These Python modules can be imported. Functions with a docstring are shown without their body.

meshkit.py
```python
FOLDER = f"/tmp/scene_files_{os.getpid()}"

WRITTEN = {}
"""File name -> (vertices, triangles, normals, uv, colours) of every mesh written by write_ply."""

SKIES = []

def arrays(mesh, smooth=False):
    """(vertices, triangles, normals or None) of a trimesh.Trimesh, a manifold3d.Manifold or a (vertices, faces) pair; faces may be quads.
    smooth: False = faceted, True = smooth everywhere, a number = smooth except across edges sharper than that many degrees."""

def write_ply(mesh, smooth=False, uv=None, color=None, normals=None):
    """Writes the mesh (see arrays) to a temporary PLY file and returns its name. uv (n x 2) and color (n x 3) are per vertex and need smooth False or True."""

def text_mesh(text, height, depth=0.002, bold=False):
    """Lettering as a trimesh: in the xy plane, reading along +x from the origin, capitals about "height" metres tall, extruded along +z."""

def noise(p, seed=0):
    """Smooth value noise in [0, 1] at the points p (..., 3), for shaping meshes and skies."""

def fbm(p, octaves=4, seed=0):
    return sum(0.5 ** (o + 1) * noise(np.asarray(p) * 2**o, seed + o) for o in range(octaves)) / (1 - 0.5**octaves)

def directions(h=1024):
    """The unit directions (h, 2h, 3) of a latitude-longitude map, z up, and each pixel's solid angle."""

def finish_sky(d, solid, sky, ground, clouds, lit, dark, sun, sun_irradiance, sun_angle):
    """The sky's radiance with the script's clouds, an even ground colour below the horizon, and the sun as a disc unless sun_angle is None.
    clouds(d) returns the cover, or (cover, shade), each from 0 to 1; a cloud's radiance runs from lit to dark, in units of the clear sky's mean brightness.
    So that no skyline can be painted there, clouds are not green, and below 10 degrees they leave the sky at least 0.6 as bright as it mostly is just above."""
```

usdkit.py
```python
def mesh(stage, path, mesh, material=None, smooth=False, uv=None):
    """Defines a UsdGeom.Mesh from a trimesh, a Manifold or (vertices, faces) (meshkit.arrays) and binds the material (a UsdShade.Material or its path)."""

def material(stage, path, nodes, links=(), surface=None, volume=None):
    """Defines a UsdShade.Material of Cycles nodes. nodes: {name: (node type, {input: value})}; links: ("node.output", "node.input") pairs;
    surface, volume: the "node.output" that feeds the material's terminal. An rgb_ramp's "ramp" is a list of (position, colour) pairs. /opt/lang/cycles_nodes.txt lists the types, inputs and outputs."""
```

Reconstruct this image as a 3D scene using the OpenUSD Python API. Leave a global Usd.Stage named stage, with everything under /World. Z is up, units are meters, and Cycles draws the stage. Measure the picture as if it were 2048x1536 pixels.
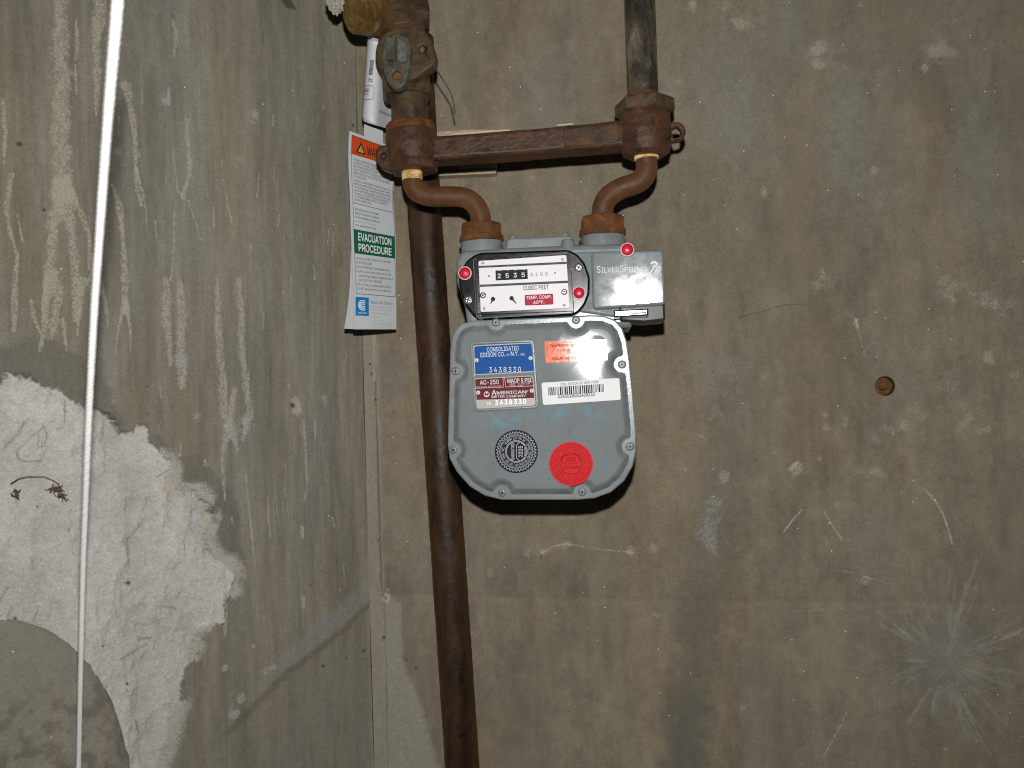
import math, random
import numpy as np, trimesh, shapely
from shapely import Polygon, Point, LineString
import usdkit, meshkit
from pxr import Usd, UsdGeom, UsdLux, UsdShade, Gf, Sdf, Vt

rng = np.random.default_rng(11)
stage = Usd.Stage.CreateInMemory()
UsdGeom.SetStageUpAxis(stage, UsdGeom.Tokens.z)
UsdGeom.SetStageMetersPerUnit(stage, 1.0)
UsdGeom.Xform.Define(stage, '/World')
UsdGeom.Scope.Define(stage, '/World/Looks')

# ------------------------------------------------------------------ camera
# Metres, z up. The back wall is the plane y = W; the camera stands 1.5 m up, a little over a metre from it.
C = np.array([0.0, 0.0, 1.5])
F = 1700.0                      # focal length in units of a 2048-wide picture
W = 1.38
YAW, PITCH, ROLL = math.atan(156 / F), math.atan(32 / F), math.radians(1.7)
_w0 = np.array([-math.sin(YAW), math.cos(YAW), 0]); _r = np.array([math.cos(YAW), math.sin(YAW), 0]); _z = np.array([0, 0, 1.0])
_w = math.cos(PITCH) * _w0 + math.sin(PITCH) * _z
_u = -math.sin(PITCH) * _w0 + math.cos(PITCH) * _z
R_, U_, W_ = _r * math.cos(ROLL) - _u * math.sin(ROLL), _u * math.cos(ROLL) + _r * math.sin(ROLL), _w
cam = UsdGeom.Camera.Define(stage, '/World/camera')
M4 = Gf.Matrix4d(*[float(v) for row in ((*R_, 0), (*U_, 0), (*(-W_), 0), (*C, 1)) for v in row])
cam.AddTransformOp().Set(M4)
cam.CreateHorizontalApertureAttr(36.0)
cam.CreateVerticalApertureAttr(27.0)
cam.CreateFocalLengthAttr(36.0 * F / 2048)
cam.CreateFStopAttr(4.8)
cam.CreateFocusDistanceAttr(1.2)
cam.CreateClippingRangeAttr((0.02, 100))
cam.CreateExposureAttr(0.0)

# ------------------------------------------------------------------ light: the flash just above the lens, and the dim cellar around
flash = UsdLux.SphereLight.Define(stage, '/World/flash_lamp')
fp = C + 0.13 * U_ + 0.004 * R_ + 0.0 * W_
flash.AddTransformOp().Set(Gf.Matrix4d(*[float(v) for row in ((*R_, 0), (*U_, 0), (*(-W_), 0), (*fp, 1)) for v in row]))
flash.CreateRadiusAttr(0.013)
flash.CreateIntensityAttr(1.0)
flash.CreateNormalizeAttr(True)
FLASH = 16.0
shp = UsdLux.ShapingAPI.Apply(flash.GetPrim()); shp.CreateShapingConeAngleAttr(80.0); shp.CreateShapingConeSoftnessAttr(1.0)
flash.GetIntensityAttr().Set(FLASH)
flash.CreateColorAttr(Gf.Vec3f(1.0, 0.985, 0.95))
dome = UsdLux.DomeLight.Define(stage, '/World/cellar_ambient')
amb = usdkit.material(stage, '/World/Looks/ambient', {'b': ('background_shader', {'color': (1.0, 0.9, 0.75), 'strength': 0.012})}, surface='b.background')
UsdShade.MaterialBindingAPI.Apply(dome.GetPrim()).Bind(amb)

# ------------------------------------------------------------------ points of the place from the picture (x, y in 2048 x 1536)
def rays(px, py):
    px, py = np.broadcast_arrays(np.asarray(px, float), np.asarray(py, float))
    return W_ + ((px - 1024) / F)[..., None] * R_ + ((768 - py) / F)[..., None] * U_
def plane(p0, n):
    n = np.asarray(n, float)
    return np.asarray(p0, float), n / np.linalg.norm(n)
def onY(Y): return plane((0, Y, 0), (0, 1, 0))
def P(px, py, pl):
    p0, n = onY(pl) if np.isscalar(pl) else pl
    d = rays(px, py)
    t = ((p0 - C) @ n) / (d @ n)
    return C + d * t[..., None]
def mpp(Y): return Y / F / math.cos(YAW)          # metres per picture unit at depth Y

# ------------------------------------------------------------------ prims
used = {}
def numbered(path):
    n = used.get(path, 0); used[path] = n + 1
    return path if n == 0 else f'{path}_{n:03d}'
def tag(prim, label=None, cat=None, group=None, kind=None):
    for k, v in (('label', label), ('category', cat), ('group', group), ('kind', kind)):
        if v: prim.SetCustomDataByKey(k, v)
    return prim
bases = {}
def thing(name, label, cat, at=(0, 0, 0), group=None):
    path = numbered('/World/' + name)
    x = UsdGeom.Xform.Define(stage, path)
    x.AddTranslateOp().Set(Gf.Vec3d(*[float(v) for v in at]))
    bases[path] = np.asarray(at, float)
    return tag(x.GetPrim(), label, cat, group)
def obj(name, mesh, mat, parent=None, smooth=35, label=None, tint=None, over=None, mask=None):
    pp = str(parent.GetPath()) if parent else '/World'
    path = numbered(pp + '/' + name)
    v, f = (mesh.vertices, mesh.faces) if hasattr(mesh, 'vertices') else mesh
    b = bases.get(pp, np.zeros(3)); bases[path] = b
    m = usdkit.mesh(stage, path, (np.asarray(v, float) - b, f), MAT[mat], smooth=smooth)
    if tint is not None:
        UsdGeom.PrimvarsAPI(m).CreatePrimvar('tint', Sdf.ValueTypeNames.Color3fArray, 'vertex').Set(Vt.Vec3fArray.FromNumpy(np.asarray(tint, np.float32)))
    if over is not None:
        UsdGeom.PrimvarsAPI(m).CreatePrimvar('over', Sdf.ValueTypeNames.Color3fArray, 'vertex').Set(Vt.Vec3fArray.FromNumpy(np.asarray(over, np.float32)))
        UsdGeom.PrimvarsAPI(m).CreatePrimvar('mask', Sdf.ValueTypeNames.FloatArray, 'vertex').Set(Vt.FloatArray.FromNumpy(np.asarray(mask, np.float32)))
    p = m.GetPrim()
    if label: p.SetCustomDataByKey('label', label)
    return p

# ------------------------------------------------------------------ materials
MAT = {}
def srgb(*c): return tuple(((v / 255 + 0.055) / 1.055) ** 2.4 if v > 10 else v / 255 / 12.92 for v in c)
def plain(name, color, rough=0.5, metal=0.0, spec=0.5, var=0.12, scale=60, bump=0.0, bscale=400, coat=0.0, dr=0.0):
    lo = tuple(c * (1 - var) for c in color); hi = tuple(min(1, c * (1 + var)) for c in color)
    nodes = {'g': ('geometry', {}), 'n': ('noise_texture', {'scale': scale, 'detail': 6, 'roughness': 0.65}),
             'r': ('rgb_ramp', {'ramp': [(0.3, lo), (0.7, hi)]}),
             'q': ('map_range', {'from_min': 0.3, 'from_max': 0.7, 'to_min': max(0.02, rough - 0.03), 'to_max': min(1, rough + 0.03)}),
             'p': ('principled_bsdf', {'roughness': rough, 'metallic': metal, 'specular_ior_level': spec, 'coat_weight': coat, 'diffuse_roughness': dr})}
    links = [('g.position', 'n.vector'), ('n.fac', 'r.fac'), ('r.color', 'p.base_color'), ('n.fac', 'q.value'), ('q.result', 'p.roughness')]
    if bump:
        nodes['bn'] = ('noise_texture', {'scale': bscale, 'detail': 4, 'roughness': 0.6})
        nodes['b'] = ('bump', {'strength': 1.0, 'distance': bump})
        links += [('g.position', 'bn.vector'), ('bn.fac', 'b.height'), ('b.normal', 'p.normal')]
    MAT[name] = usdkit.material(stage, '/World/Looks/' + name, nodes, links, surface='p.BSDF')
def rust(name, stops, rough=0.7, scale=38, bump=0.0012, spec=0.35, stretch=(1, 1, 1)):
    stops = [(0.5 + (a - 0.5) * 0.74, c) for a, c in stops]
    nodes = {'g': ('geometry', {}), 'm': ('mapping', {'scale': stretch}),
             'n': ('noise_texture', {'scale': scale, 'detail': 9, 'roughness': 0.68, 'distortion': 0.6}),
             'f': ('noise_texture', {'scale': 420, 'detail': 5, 'roughness': 0.7}),
             'a': ('math', {'math_type': 'multiply_add', 'value2': 0.35, 'value3': -0.175}),
             's': ('math', {'math_type': 'add'}),
             'r': ('rgb_ramp', {'ramp': stops}),
             'b': ('bump', {'strength': 1.0, 'distance': bump}),
             'q': ('map_range', {'from_min': 0.3, 'from_max': 0.7, 'to_min': rough - 0.15, 'to_max': min(1, rough + 0.15)}),
             'p': ('principled_bsdf', {'specular_ior_level': spec, 'diffuse_roughness': 0.4})}
    links = [('g.position', 'm.vector'), ('m.vector', 'n.vector'), ('g.position', 'f.vector'), ('f.fac', 'a.value1'), ('n.fac', 's.value1'), ('a.value', 's.value2'),
             ('s.value', 'r.fac'), ('r.color', 'p.base_color'), ('s.value', 'b.height'), ('b.normal', 'p.normal'), ('n.fac', 'q.value'), ('q.result', 'p.roughness')]
    MAT[name] = usdkit.material(stage, '/World/Looks/' + name, nodes, links, surface='p.BSDF')
def tinted(name, rough, spec, fine, bump, bscale, sparkle=0.0, dr=1.0, fscale=700, coarse=0.0, marks=False):
    nodes = {'g': ('geometry', {}), 't': ('attribute', {'attribute': 'tint'}),
             'n': ('noise_texture', {'scale': fscale, 'detail': 4, 'roughness': 0.7}),
             'n2': ('noise_texture', {'scale': 90, 'detail': 6, 'roughness': 0.7}),
             'v': ('map_range', {'from_min': 0.25, 'from_max': 0.75, 'to_min': 1 - fine, 'to_max': 1 + fine}),
             'v2': ('map_range', {'from_min': 0.3, 'from_max': 0.7, 'to_min': 1 - coarse, 'to_max': 1 + coarse}),
             'mm': ('math', {'math_type': 'multiply'}),
             'x': ('vector_math', {'math_type': 'scale'}),
             'bn': ('noise_texture', {'scale': bscale, 'detail': 6, 'roughness': 0.65}),
             'b': ('bump', {'strength': 1.0, 'distance': bump}),
             'p': ('principled_bsdf', {'roughness': rough, 'specular_ior_level': spec, 'diffuse_roughness': dr})}
    links = [('g.position', 'n.vector'), ('g.position', 'n2.vector'), ('n.fac', 'v.value'), ('n2.fac', 'v2.value'), ('v.result', 'mm.value1'), ('v2.result', 'mm.value2'),
             ('t.color', 'x.vector1'), ('mm.value', 'x.scale'), ('g.position', 'bn.vector'), ('bn.fac', 'b.height'), ('b.normal', 'p.normal')]
    src = 'x.vector'
    if marks:
        nodes |= {'ov': ('attribute', {'attribute': 'over'}), 'mk': ('attribute', {'attribute': 'mask'}), 'gn': ('noise_texture', {'scale': 520, 'detail': 5, 'roughness': 0.75}),
                  'ga': ('math', {'math_type': 'multiply_add', 'value2': 4.4, 'value3': -1.25}), 'gm': ('math', {'math_type': 'multiply'}),
                  'gr': ('map_range', {'range_type': 'smoothstep', 'from_min': 0.18, 'from_max': 0.62}), 'gx': ('mix_color', {}), 'ox': ('vector_math', {'math_type': 'scale'})}
        links += [('g.position', 'gn.vector'), ('gn.fac', 'ga.value1'), ('ga.value', 'gm.value1'), ('mk.fac', 'gm.value2'), ('gm.value', 'gr.value'), ('gr.result', 'gx.fac'), ('x.vector', 'gx.a'), ('ov.color', 'ox.vector1'), ('v.result', 'ox.scale'), ('ox.vector', 'gx.b')]
        src = 'gx.result'
    if sparkle:
        nodes |= {'vo': ('voronoi_texture', {'scale': 62, 'randomness': 1}), 'sc': ('separate_color', {}),
                  'near': ('math', {'math_type': 'less_than', 'value2': 0.055}), 'pick': ('math', {'math_type': 'greater_than', 'value2': 1 - sparkle}),
                  'both': ('math', {'math_type': 'multiply'}), 'mx': ('mix_color', {'b': (0.9, 0.9, 0.88)})}
        links += [('g.position', 'vo.vector'), ('vo.color', 'sc.color'), ('vo.distance', 'near.value1'), ('sc.r', 'pick.value1'), ('near.value', 'both.value1'), ('pick.value', 'both.value2'),
                  ('both.value', 'mx.fac'), (src, 'mx.a'), ('mx.result', 'p.base_color')]
    else:
        links += [(src, 'p.base_color')]
    MAT[name] = usdkit.material(stage, '/World/Looks/' + name, nodes, links, surface='p.BSDF')

tinted('back_concrete', 0.85, 0.25, 0.24, 0.0008, 300, sparkle=0.28, coarse=0.10, marks=True, fscale=420)
tinted('left_concrete', 0.75, 0.4, 0.26, 0.0035, 330, sparkle=0.10, coarse=0.10, marks=True, fscale=460)
tinted('cover_paint', 0.05, 0.4, 0.02, 0.000006, 500, dr=0.0, coarse=0.03)
rust('pipe_rust', [(0.22, (0.0108, 0.0074, 0.0045)), (0.42, (0.0314, 0.0160, 0.0080)), (0.60, (0.0557, 0.0253, 0.0099)), (0.78, (0.0852, 0.0394, 0.0144))], rough=0.52, scale=26, stretch=(1, 1, 0.35), bump=0.0007)
rust('bar_rust', [(0.22, (0.0233, 0.0149, 0.0113)), (0.45, (0.0659, 0.0320, 0.0189)), (0.6, (0.0935, 0.0406, 0.0189)), (0.8, (0.1488, 0.0640, 0.0236))], rough=0.48, scale=45)
rust('orange_rust', [(0.22, (0.045, 0.02, 0.01)), (0.45, (0.11, 0.042, 0.014)), (0.62, (0.16, 0.06, 0.018)), (0.8, (0.25, 0.10, 0.03))], rough=0.75, scale=55)
rust('tube_rust', [(0.2, (0.0545, 0.0257, 0.0149)), (0.45, (0.1040, 0.0436, 0.0188)), (0.6, (0.1238, 0.0515, 0.0198)), (0.8, (0.1485, 0.0693, 0.0297))], rough=0.5, scale=30, bump=0.0003)
rust('valve_brown', [(0.22, (0.020, 0.014, 0.010)), (0.42, (0.055, 0.036, 0.020)), (0.56, (0.085, 0.052, 0.025)), (0.74, (0.12, 0.066, 0.026)), (0.9, (0.22, 0.12, 0.045))], rough=0.48, scale=30)
rust('old_brass', [(0.2, (0.03, 0.018, 0.008)), (0.45, (0.10, 0.06, 0.018)), (0.62, (0.17, 0.10, 0.03)), (0.8, (0.30, 0.19, 0.08))], rough=0.45, scale=42, bump=0.0006)
rust('key_bronze', [(0.2, (0.0360, 0.0342, 0.0245)), (0.5, (0.0800, 0.0760, 0.0544)), (0.75, (0.1280, 0.1216, 0.0952))], rough=0.5, scale=60, bump=0.0004)
rust('key_steel', [(0.2, (0.0720, 0.0663, 0.0646)), (0.5, (0.1360, 0.1248, 0.1292)), (0.8, (0.2080, 0.1950, 0.2052))], rough=0.45, scale=50, bump=0.0003)
rust('black_iron', [(0.25, (0.012, 0.013, 0.013)), (0.46, (0.034, 0.031, 0.025)), (0.56, (0.070, 0.056, 0.036)), (0.68, (0.13, 0.115, 0.09)), (0.8, (0.40, 0.39, 0.37))], rough=0.5, scale=24, stretch=(1, 1, 0.45), bump=0.0003)
rust('thread_brass', [(0.2, (0.30, 0.15, 0.04)), (0.45, (0.62, 0.38, 0.13)), (0.65, (0.85, 0.66, 0.34)), (0.8, (0.9, 0.8, 0.55))], rough=0.4, scale=70, bump=0.0004)
rust('plug_rust', [(0.2, (0.06, 0.026, 0.009)), (0.5, (0.17, 0.072, 0.02)), (0.8, (0.30, 0.14, 0.04))], rough=0.8, scale=110)
plain('meter_grey', (0.212, 0.238, 0.246), 0.24, var=0.16, scale=26, bump=0.00010, bscale=260)
plain('module_grey', (0.215, 0.250, 0.262), 0.095, var=0.05, bump=0.000004, bscale=300, spec=0.4)
plain('black_plastic', (0.008, 0.008, 0.010), 0.22, var=0.2)
plain('dark_grey', (0.03, 0.032, 0.035), 0.4)
plain('dial_white', (0.92, 0.91, 0.93), 0.5, var=0.02)
plain('dial_band', (0.10, 0.10, 0.11), 0.6, spec=0.2)
plain('counter_black', (0.02, 0.022, 0.026), 0.6, spec=0.2)
plain('print_white', (0.85, 0.87, 0.88), 0.6, spec=0.2, var=0.03)
plain('print_black', (0.03, 0.03, 0.035), 0.6, spec=0.2, var=0.1)
plain('print_grey', (0.16, 0.16, 0.18), 0.6, spec=0.2, var=0.1)
plain('print_pale', (0.40, 0.38, 0.40), 0.6, spec=0.2, var=0.1)
plain('seal_white', (0.50, 0.53, 0.57), 0.6, spec=0.2)
plain('plate_red', (0.15, 0.013, 0.018), 0.6, spec=0.2, var=0.12)
plain('label_red', (0.46, 0.035, 0.07), 0.6, spec=0.2, var=0.05)
plain('plate_blue', (0.004, 0.085, 0.33), 0.6, spec=0.2, var=0.06)
plain('plate_silver', (0.40, 0.375, 0.36), 0.55, metal=0.2, var=0.06, scale=300)
plain('stamp_silver', (0.85, 0.82, 0.78), 0.4, metal=0.3, var=0.05)
plain('sticker_orange', (0.90, 0.235, 0.13), 0.08, var=0.05, scale=200)
plain('sticker_white', (0.86, 0.86, 0.87), 0.6, spec=0.3, var=0.02)
plain('seal_black', (0.005, 0.007, 0.018), 0.6, spec=0.2)
plain('seal_red', (0.72, 0.012, 0.018), 0.6, spec=0.2, var=0.05)
plain('seal_print', (0.22, 0.004, 0.008), 0.6, spec=0.2)
plain('plug_red', (0.62, 0.012, 0.035), 0.3, var=0.05)
plain('screw_steel', (0.45, 0.44, 0.43), 0.3, metal=0.85, var=0.25, scale=900, bump=0.0002, bscale=1200)
plain('painted_screw', (0.21, 0.245, 0.255), 0.32, metal=0.25, var=0.2, scale=900, bump=0.00025, bscale=1300)
plain('chrome', (0.75, 0.74, 0.76), 0.14, metal=1.0, var=0.05)
plain('wire_steel', (0.045, 0.034, 0.027), 0.5)
plain('tag_paper', (0.62, 0.65, 0.67), 0.5, spec=0.35, var=0.02)
plain('tag_orange', (0.62, 0.075, 0.012), 0.5, var=0.04)
plain('tag_green', (0.004, 0.125, 0.062), 0.5, var=0.06)
plain('tag_blue', (0.012, 0.20, 0.52), 0.5, var=0.05)
plain('tag_yellow', (0.80, 0.46, 0.06), 0.5)
plain('text_cyan', (0.10, 0.38, 0.45), 0.6)
plain('text_blue', (0.08, 0.17, 0.30), 0.6)
plain('white_plastic', (0.74, 0.75, 0.80), 0.38, var=0.015)
plain('rope_white', (0.95, 0.96, 0.96), 0.8, var=0.03, scale=300)
plain('wood_edge', (0.50, 0.40, 0.29), 0.8, var=0.25, scale=120, bump=0.0005)
plain('wood_red', (0.24, 0.09, 0.06), 0.8, var=0.25, scale=120)
plain('fluff', (0.42, 0.38, 0.31), 0.9, var=0.4, scale=260, bump=0.003, bscale=500, dr=1)
plain('dry_brown', (0.14, 0.095, 0.065), 0.9, var=0.4, scale=500, bump=0.001)
plain('dust_cream', (0.62, 0.52, 0.36), 0.9, var=0.2, scale=300, bump=0.001)
plain('hole_dark', (0.09, 0.055, 0.03), 0.9, var=0.3)
# clear plastic window: sunlight and flash pass, the surface still glints
MAT['clear_plastic'] = usdkit.material(stage, '/World/Looks/clear_plastic', {
    'f': ('fresnel', {'IOR': 1.49}), 't': ('transparent_bsdf', {'color': (1.0, 0.99, 1.0)}), 'g': ('glossy_bsdf', {'roughness': 0.07, 'color': (1, 1, 1)}), 'm': ('mix_closure', {})},
    [('f.fac', 'm.fac'), ('t.BSDF', 'm.closure1'), ('g.BSDF', 'm.closure2')], surface='m.closure')

# ------------------------------------------------------------------ mesh helpers
class MB:
    def __init__(s): s.v, s.f, s.n = [], [], 0
    def add(s, v, f=None):
        if f is None: v, f = v.vertices, v.faces
        v = np.asarray(v, float); f = np.asarray(f, int)
        if f.shape[1] == 4: f = np.vstack([f[:, [0, 1, 2]], f[:, [0, 2, 3]]])
        s.v.append(v); s.f.append(f + s.n); s.n += len(v); return s
    def out(s): return np.vstack(s.v), np.vstack(s.f)
def frame(d):
    d = d / np.linalg.norm(d); a = np.array([0, 0, 1.0]) if abs(d[2]) < 0.9 else np.array([0, 1.0, 0])
    x = np.cross(a, d); x /= np.linalg.norm(x)
    return x, np.cross(d, x), d
def strip(rings, close_ends=(True, True)):
    """rings: list of (n,3) closed loops with equal n."""
    m = MB(); n = len(rings[0]); R = np.vstack(rings); k = np.arange(n); k2 = (k + 1) % n; F_ = []
    for i in range(len(rings) - 1):
        F_.append(np.stack([i * n + k, i * n + k2, (i + 1) * n + k2, (i + 1) * n + k], 1))
    m.add(R, np.vstack(F_))
    for e, flag in ((0, close_ends[0]), (-1, close_ends[1])):
        if flag:
            c = rings[e].mean(0); V = np.vstack([rings[e], c]); f = np.stack([k, k2, np.full(n, n)], 1)
            m.add(V, f if e else f[:, ::-1])
    return m
def tube(pts, r, n=20, caps=(True, True), noise=0.0):
    pts = np.asarray(pts, float); r = np.broadcast_to(np.asarray(r, float), (len(pts),))
    T = np.gradient(pts, axis=0); T /= np.linalg.norm(T, axis=1, keepdims=True)
    x, _, _ = frame(T[0]); rings = []; a = np.linspace(0, 2 * math.pi, n, endpoint=False)
    for i, p in enumerate(pts):
        x = x - T[i] * (x @ T[i]); x /= np.linalg.norm(x); y = np.cross(T[i], x)
        ring = p + r[i] * (np.cos(a)[:, None] * x + np.sin(a)[:, None] * y)
        rings.append(ring)
    m = strip(rings, caps)
    if noise:
        v, f = m.out(); h = meshkit.fbm(v * 90, 3, 5)[:, None] - 0.5
        c = pts[np.argmin(((v[:, None] - pts[None]) ** 2).sum(-1), 1)] if len(pts) < 60 else v
        d = v - c; L = np.linalg.norm(d, axis=1, keepdims=True); v = v + d / np.maximum(L, 1e-6) * h * noise
        return v, f
    return m.out()
def smooth_path(pts, n=40):
    from scipy.interpolate import CubicSpline
    pts = np.asarray(pts, float); t = np.r_[0, np.cumsum(np.linalg.norm(np.diff(pts, axis=0), axis=1))]
    from scipy.interpolate import PchipInterpolator
    return PchipInterpolator(t, pts, axis=0)(np.linspace(0, t[-1], n))
def lathe(p, q, prof, n=40, caps=True):
    """prof: (t, r) with t from 0 (p) to 1 (q)."""
    p, q = np.asarray(p, float), np.asarray(q, float); x, y, d = frame(q - p); a = np.linspace(0, 2 * math.pi, n, endpoint=False)
    c = np.cos(a)[:, None] * x + np.sin(a)[:, None] * y
    m = MB()
    prof = list(prof)
    for i in range(len(prof) - 1):   # each band has its own vertices so profile corners stay crisp
        (t0, r0), (t1, r1) = prof[i], prof[i + 1]
        V = np.vstack([p + (q - p) * t0 + c * r0, p + (q - p) * t1 + c * r1]); k = np.arange(n); k2 = (k + 1) % n
        m.add(V, np.stack([k, k2, n + k2, n + k], 1))
    for (t, r) in (prof[0], prof[-1]):
        if caps and r > 1e-6:
            ring = p + (q - p) * t + c * r; k = np.arange(n)
            m.add(np.vstack([ring, p + (q - p) * t]), np.stack([k, (k + 1) % n, np.full(n, n)], 1))
    return m.out()
def hexnut(p, q, R, turn=0.0, sides=6, ch=0.12):
    p, q = np.asarray(p, float), np.asarray(q, float); x, y, d = frame(q - p); a = np.linspace(0, 2 * math.pi, sides, endpoint=False) + turn
    c = np.cos(a)[:, None] * x + np.sin(a)[:, None] * y
    L = [(0, 0.93), (ch, 1.0), (1 - ch, 1.0), (1, 0.93)]; m = MB()
    for (t0, s0), (t1, s1) in zip(L[:-1], L[1:]):
        for k in range(sides):
            k2 = (k + 1) % sides
            m.add(np.array([p + (q - p) * t0 + c[k] * R * s0, p + (q - p) * t0 + c[k2] * R * s0, p + (q - p) * t1 + c[k2] * R * s1, p + (q - p) * t1 + c[k] * R * s1]), np.array([[0, 1, 2, 3]]))
    for t in (0, 1):
        m.add(np.vstack([p + (q - p) * t + c * R * 0.93, p + (q - p) * t]), np.stack([np.arange(sides), (np.arange(sides) + 1) % sides, np.full(sides, sides)], 1))
    return m.out()
def lumpy(vf, amp=0.0008, freq=110, size=0.0035, seed=1):
    m = trimesh.Trimesh(np.asarray(vf[0], float), np.asarray(vf[1]), process=False); m.merge_vertices(digits_vertex=6)
    v, f = trimesh.remesh.subdivide_to_size(m.vertices, m.faces, size, max_iter=12); m = trimesh.Trimesh(v, f, process=False); m.merge_vertices(digits_vertex=6)
    h = meshkit.fbm(m.vertices * freq, 4, seed) - 0.5; h2 = meshkit.noise(m.vertices * freq * 0.3, seed + 5) - 0.5
    return m.vertices + m.vertex_normals * ((h * 1.6 + h2) * amp)[:, None], m.faces
def rrect(pts, r=0.0, q=5):
    """rounded quadrilateral in picture units"""
    p = Polygon(pts)
    return p.buffer(-r).buffer(r, quad_segs=q) if r else p
def ring_of(line):
    v = np.asarray(line.coords)[:-1]
    keep = np.linalg.norm(v - np.roll(v, 1, 0), axis=1) > 1e-9
    return v[keep]
def inset(v, d, hole=False):
    area = 0.5 * np.sum(v[:, 0] * np.roll(v[:, 1], -1) - np.roll(v[:, 0], -1) * v[:, 1]); s = 1 if area > 0 else -1
    e = np.roll(v, -1, 0) - v; e /= np.linalg.norm(e, axis=1, keepdims=True); n = np.stack([-e[:, 1], e[:, 0]], 1) * s
    m = n + np.roll(n, 1, 0); m /= np.maximum(np.linalg.norm(m, axis=1, keepdims=True), 1e-6); c = np.maximum((m * n).sum(1, keepdims=True), 0.5)
    return v + (-1 if hole else 1) * m / c * d
def extrude(poly, pl, depth, bevel=0.0, back=False, segs=3, lift=0.0, dirn=(0, 1, 0)):
    """Polygon given in picture units, laid on the plane pl (its front), going `depth` metres away from the camera; bevelled front edge (metres)."""
    m = MB(); dirn = np.asarray(dirn, float)
    pl = onY(pl) if np.isscalar(pl) else pl
    s = 1.0 / (np.linalg.norm(pl[0] - C) and mpp(abs((P(*poly.centroid.coords[0], pl) - C) @ _w0)))
    for g in getattr(poly, 'geoms', [poly]):
        rings = [(ring_of(g.exterior), False)] + [(ring_of(i), True) for i in g.interiors]
        top = [inset(v, bevel * s, h) if bevel else v for v, h in rings]
        cap = Polygon(top[0], top[1:])
        if not cap.is_valid: cap = cap.buffer(0)
        for cg in getattr(cap, 'geoms', [cap]):
            v2, f2 = trimesh.creation.triangulate_polygon(cg, engine='earcut')
            v3 = P(v2[:, 0], v2[:, 1], pl) - dirn * lift
            m.add(v3, f2)
            if back: m.add(v3 + dirn * depth, f2[:, ::-1])
        for v, h in rings:
            L = []
            if bevel:
                for k in range(segs + 1):
                    a = k / segs * math.pi / 2
                    w = inset(v, bevel * s * (1 - math.sin(a)), h) if k < segs else v
                    L.append(P(w[:, 0], w[:, 1], pl) + dirn * (bevel * (1 - math.cos(a)) - lift))
                m.v.append(np.vstack(L)); n = len(v); kk = np.arange(n); k2 = (kk + 1) % n
                for i in range(segs):
                    q = np.stack([i * n + kk, i * n + k2, (i + 1) * n + k2, (i + 1) * n + kk], 1) + m.n
                    m.f.append(np.vstack([q[:, [0, 1, 2]], q[:, [0, 2, 3]]]))
                m.n += n * (segs + 1)
            base = P(v[:, 0], v[:, 1], pl) - dirn * lift; n = len(v); kk = np.arange(n); k2 = (kk + 1) % n
            m.add(np.vstack([base + dirn * bevel, base + dirn * depth]), np.stack([kk, k2, n + k2, n + kk], 1))
    return m.out()
_glyphs = {}
def glyphs(text, bold=False):
    key = (text, bold)
    if key not in _glyphs:
        t = meshkit.text_mesh(text, 1.0, 0.06, bold); _glyphs[key] = (np.array(t.vertices), np.array(t.faces))
    return _glyphs[key]
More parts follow.
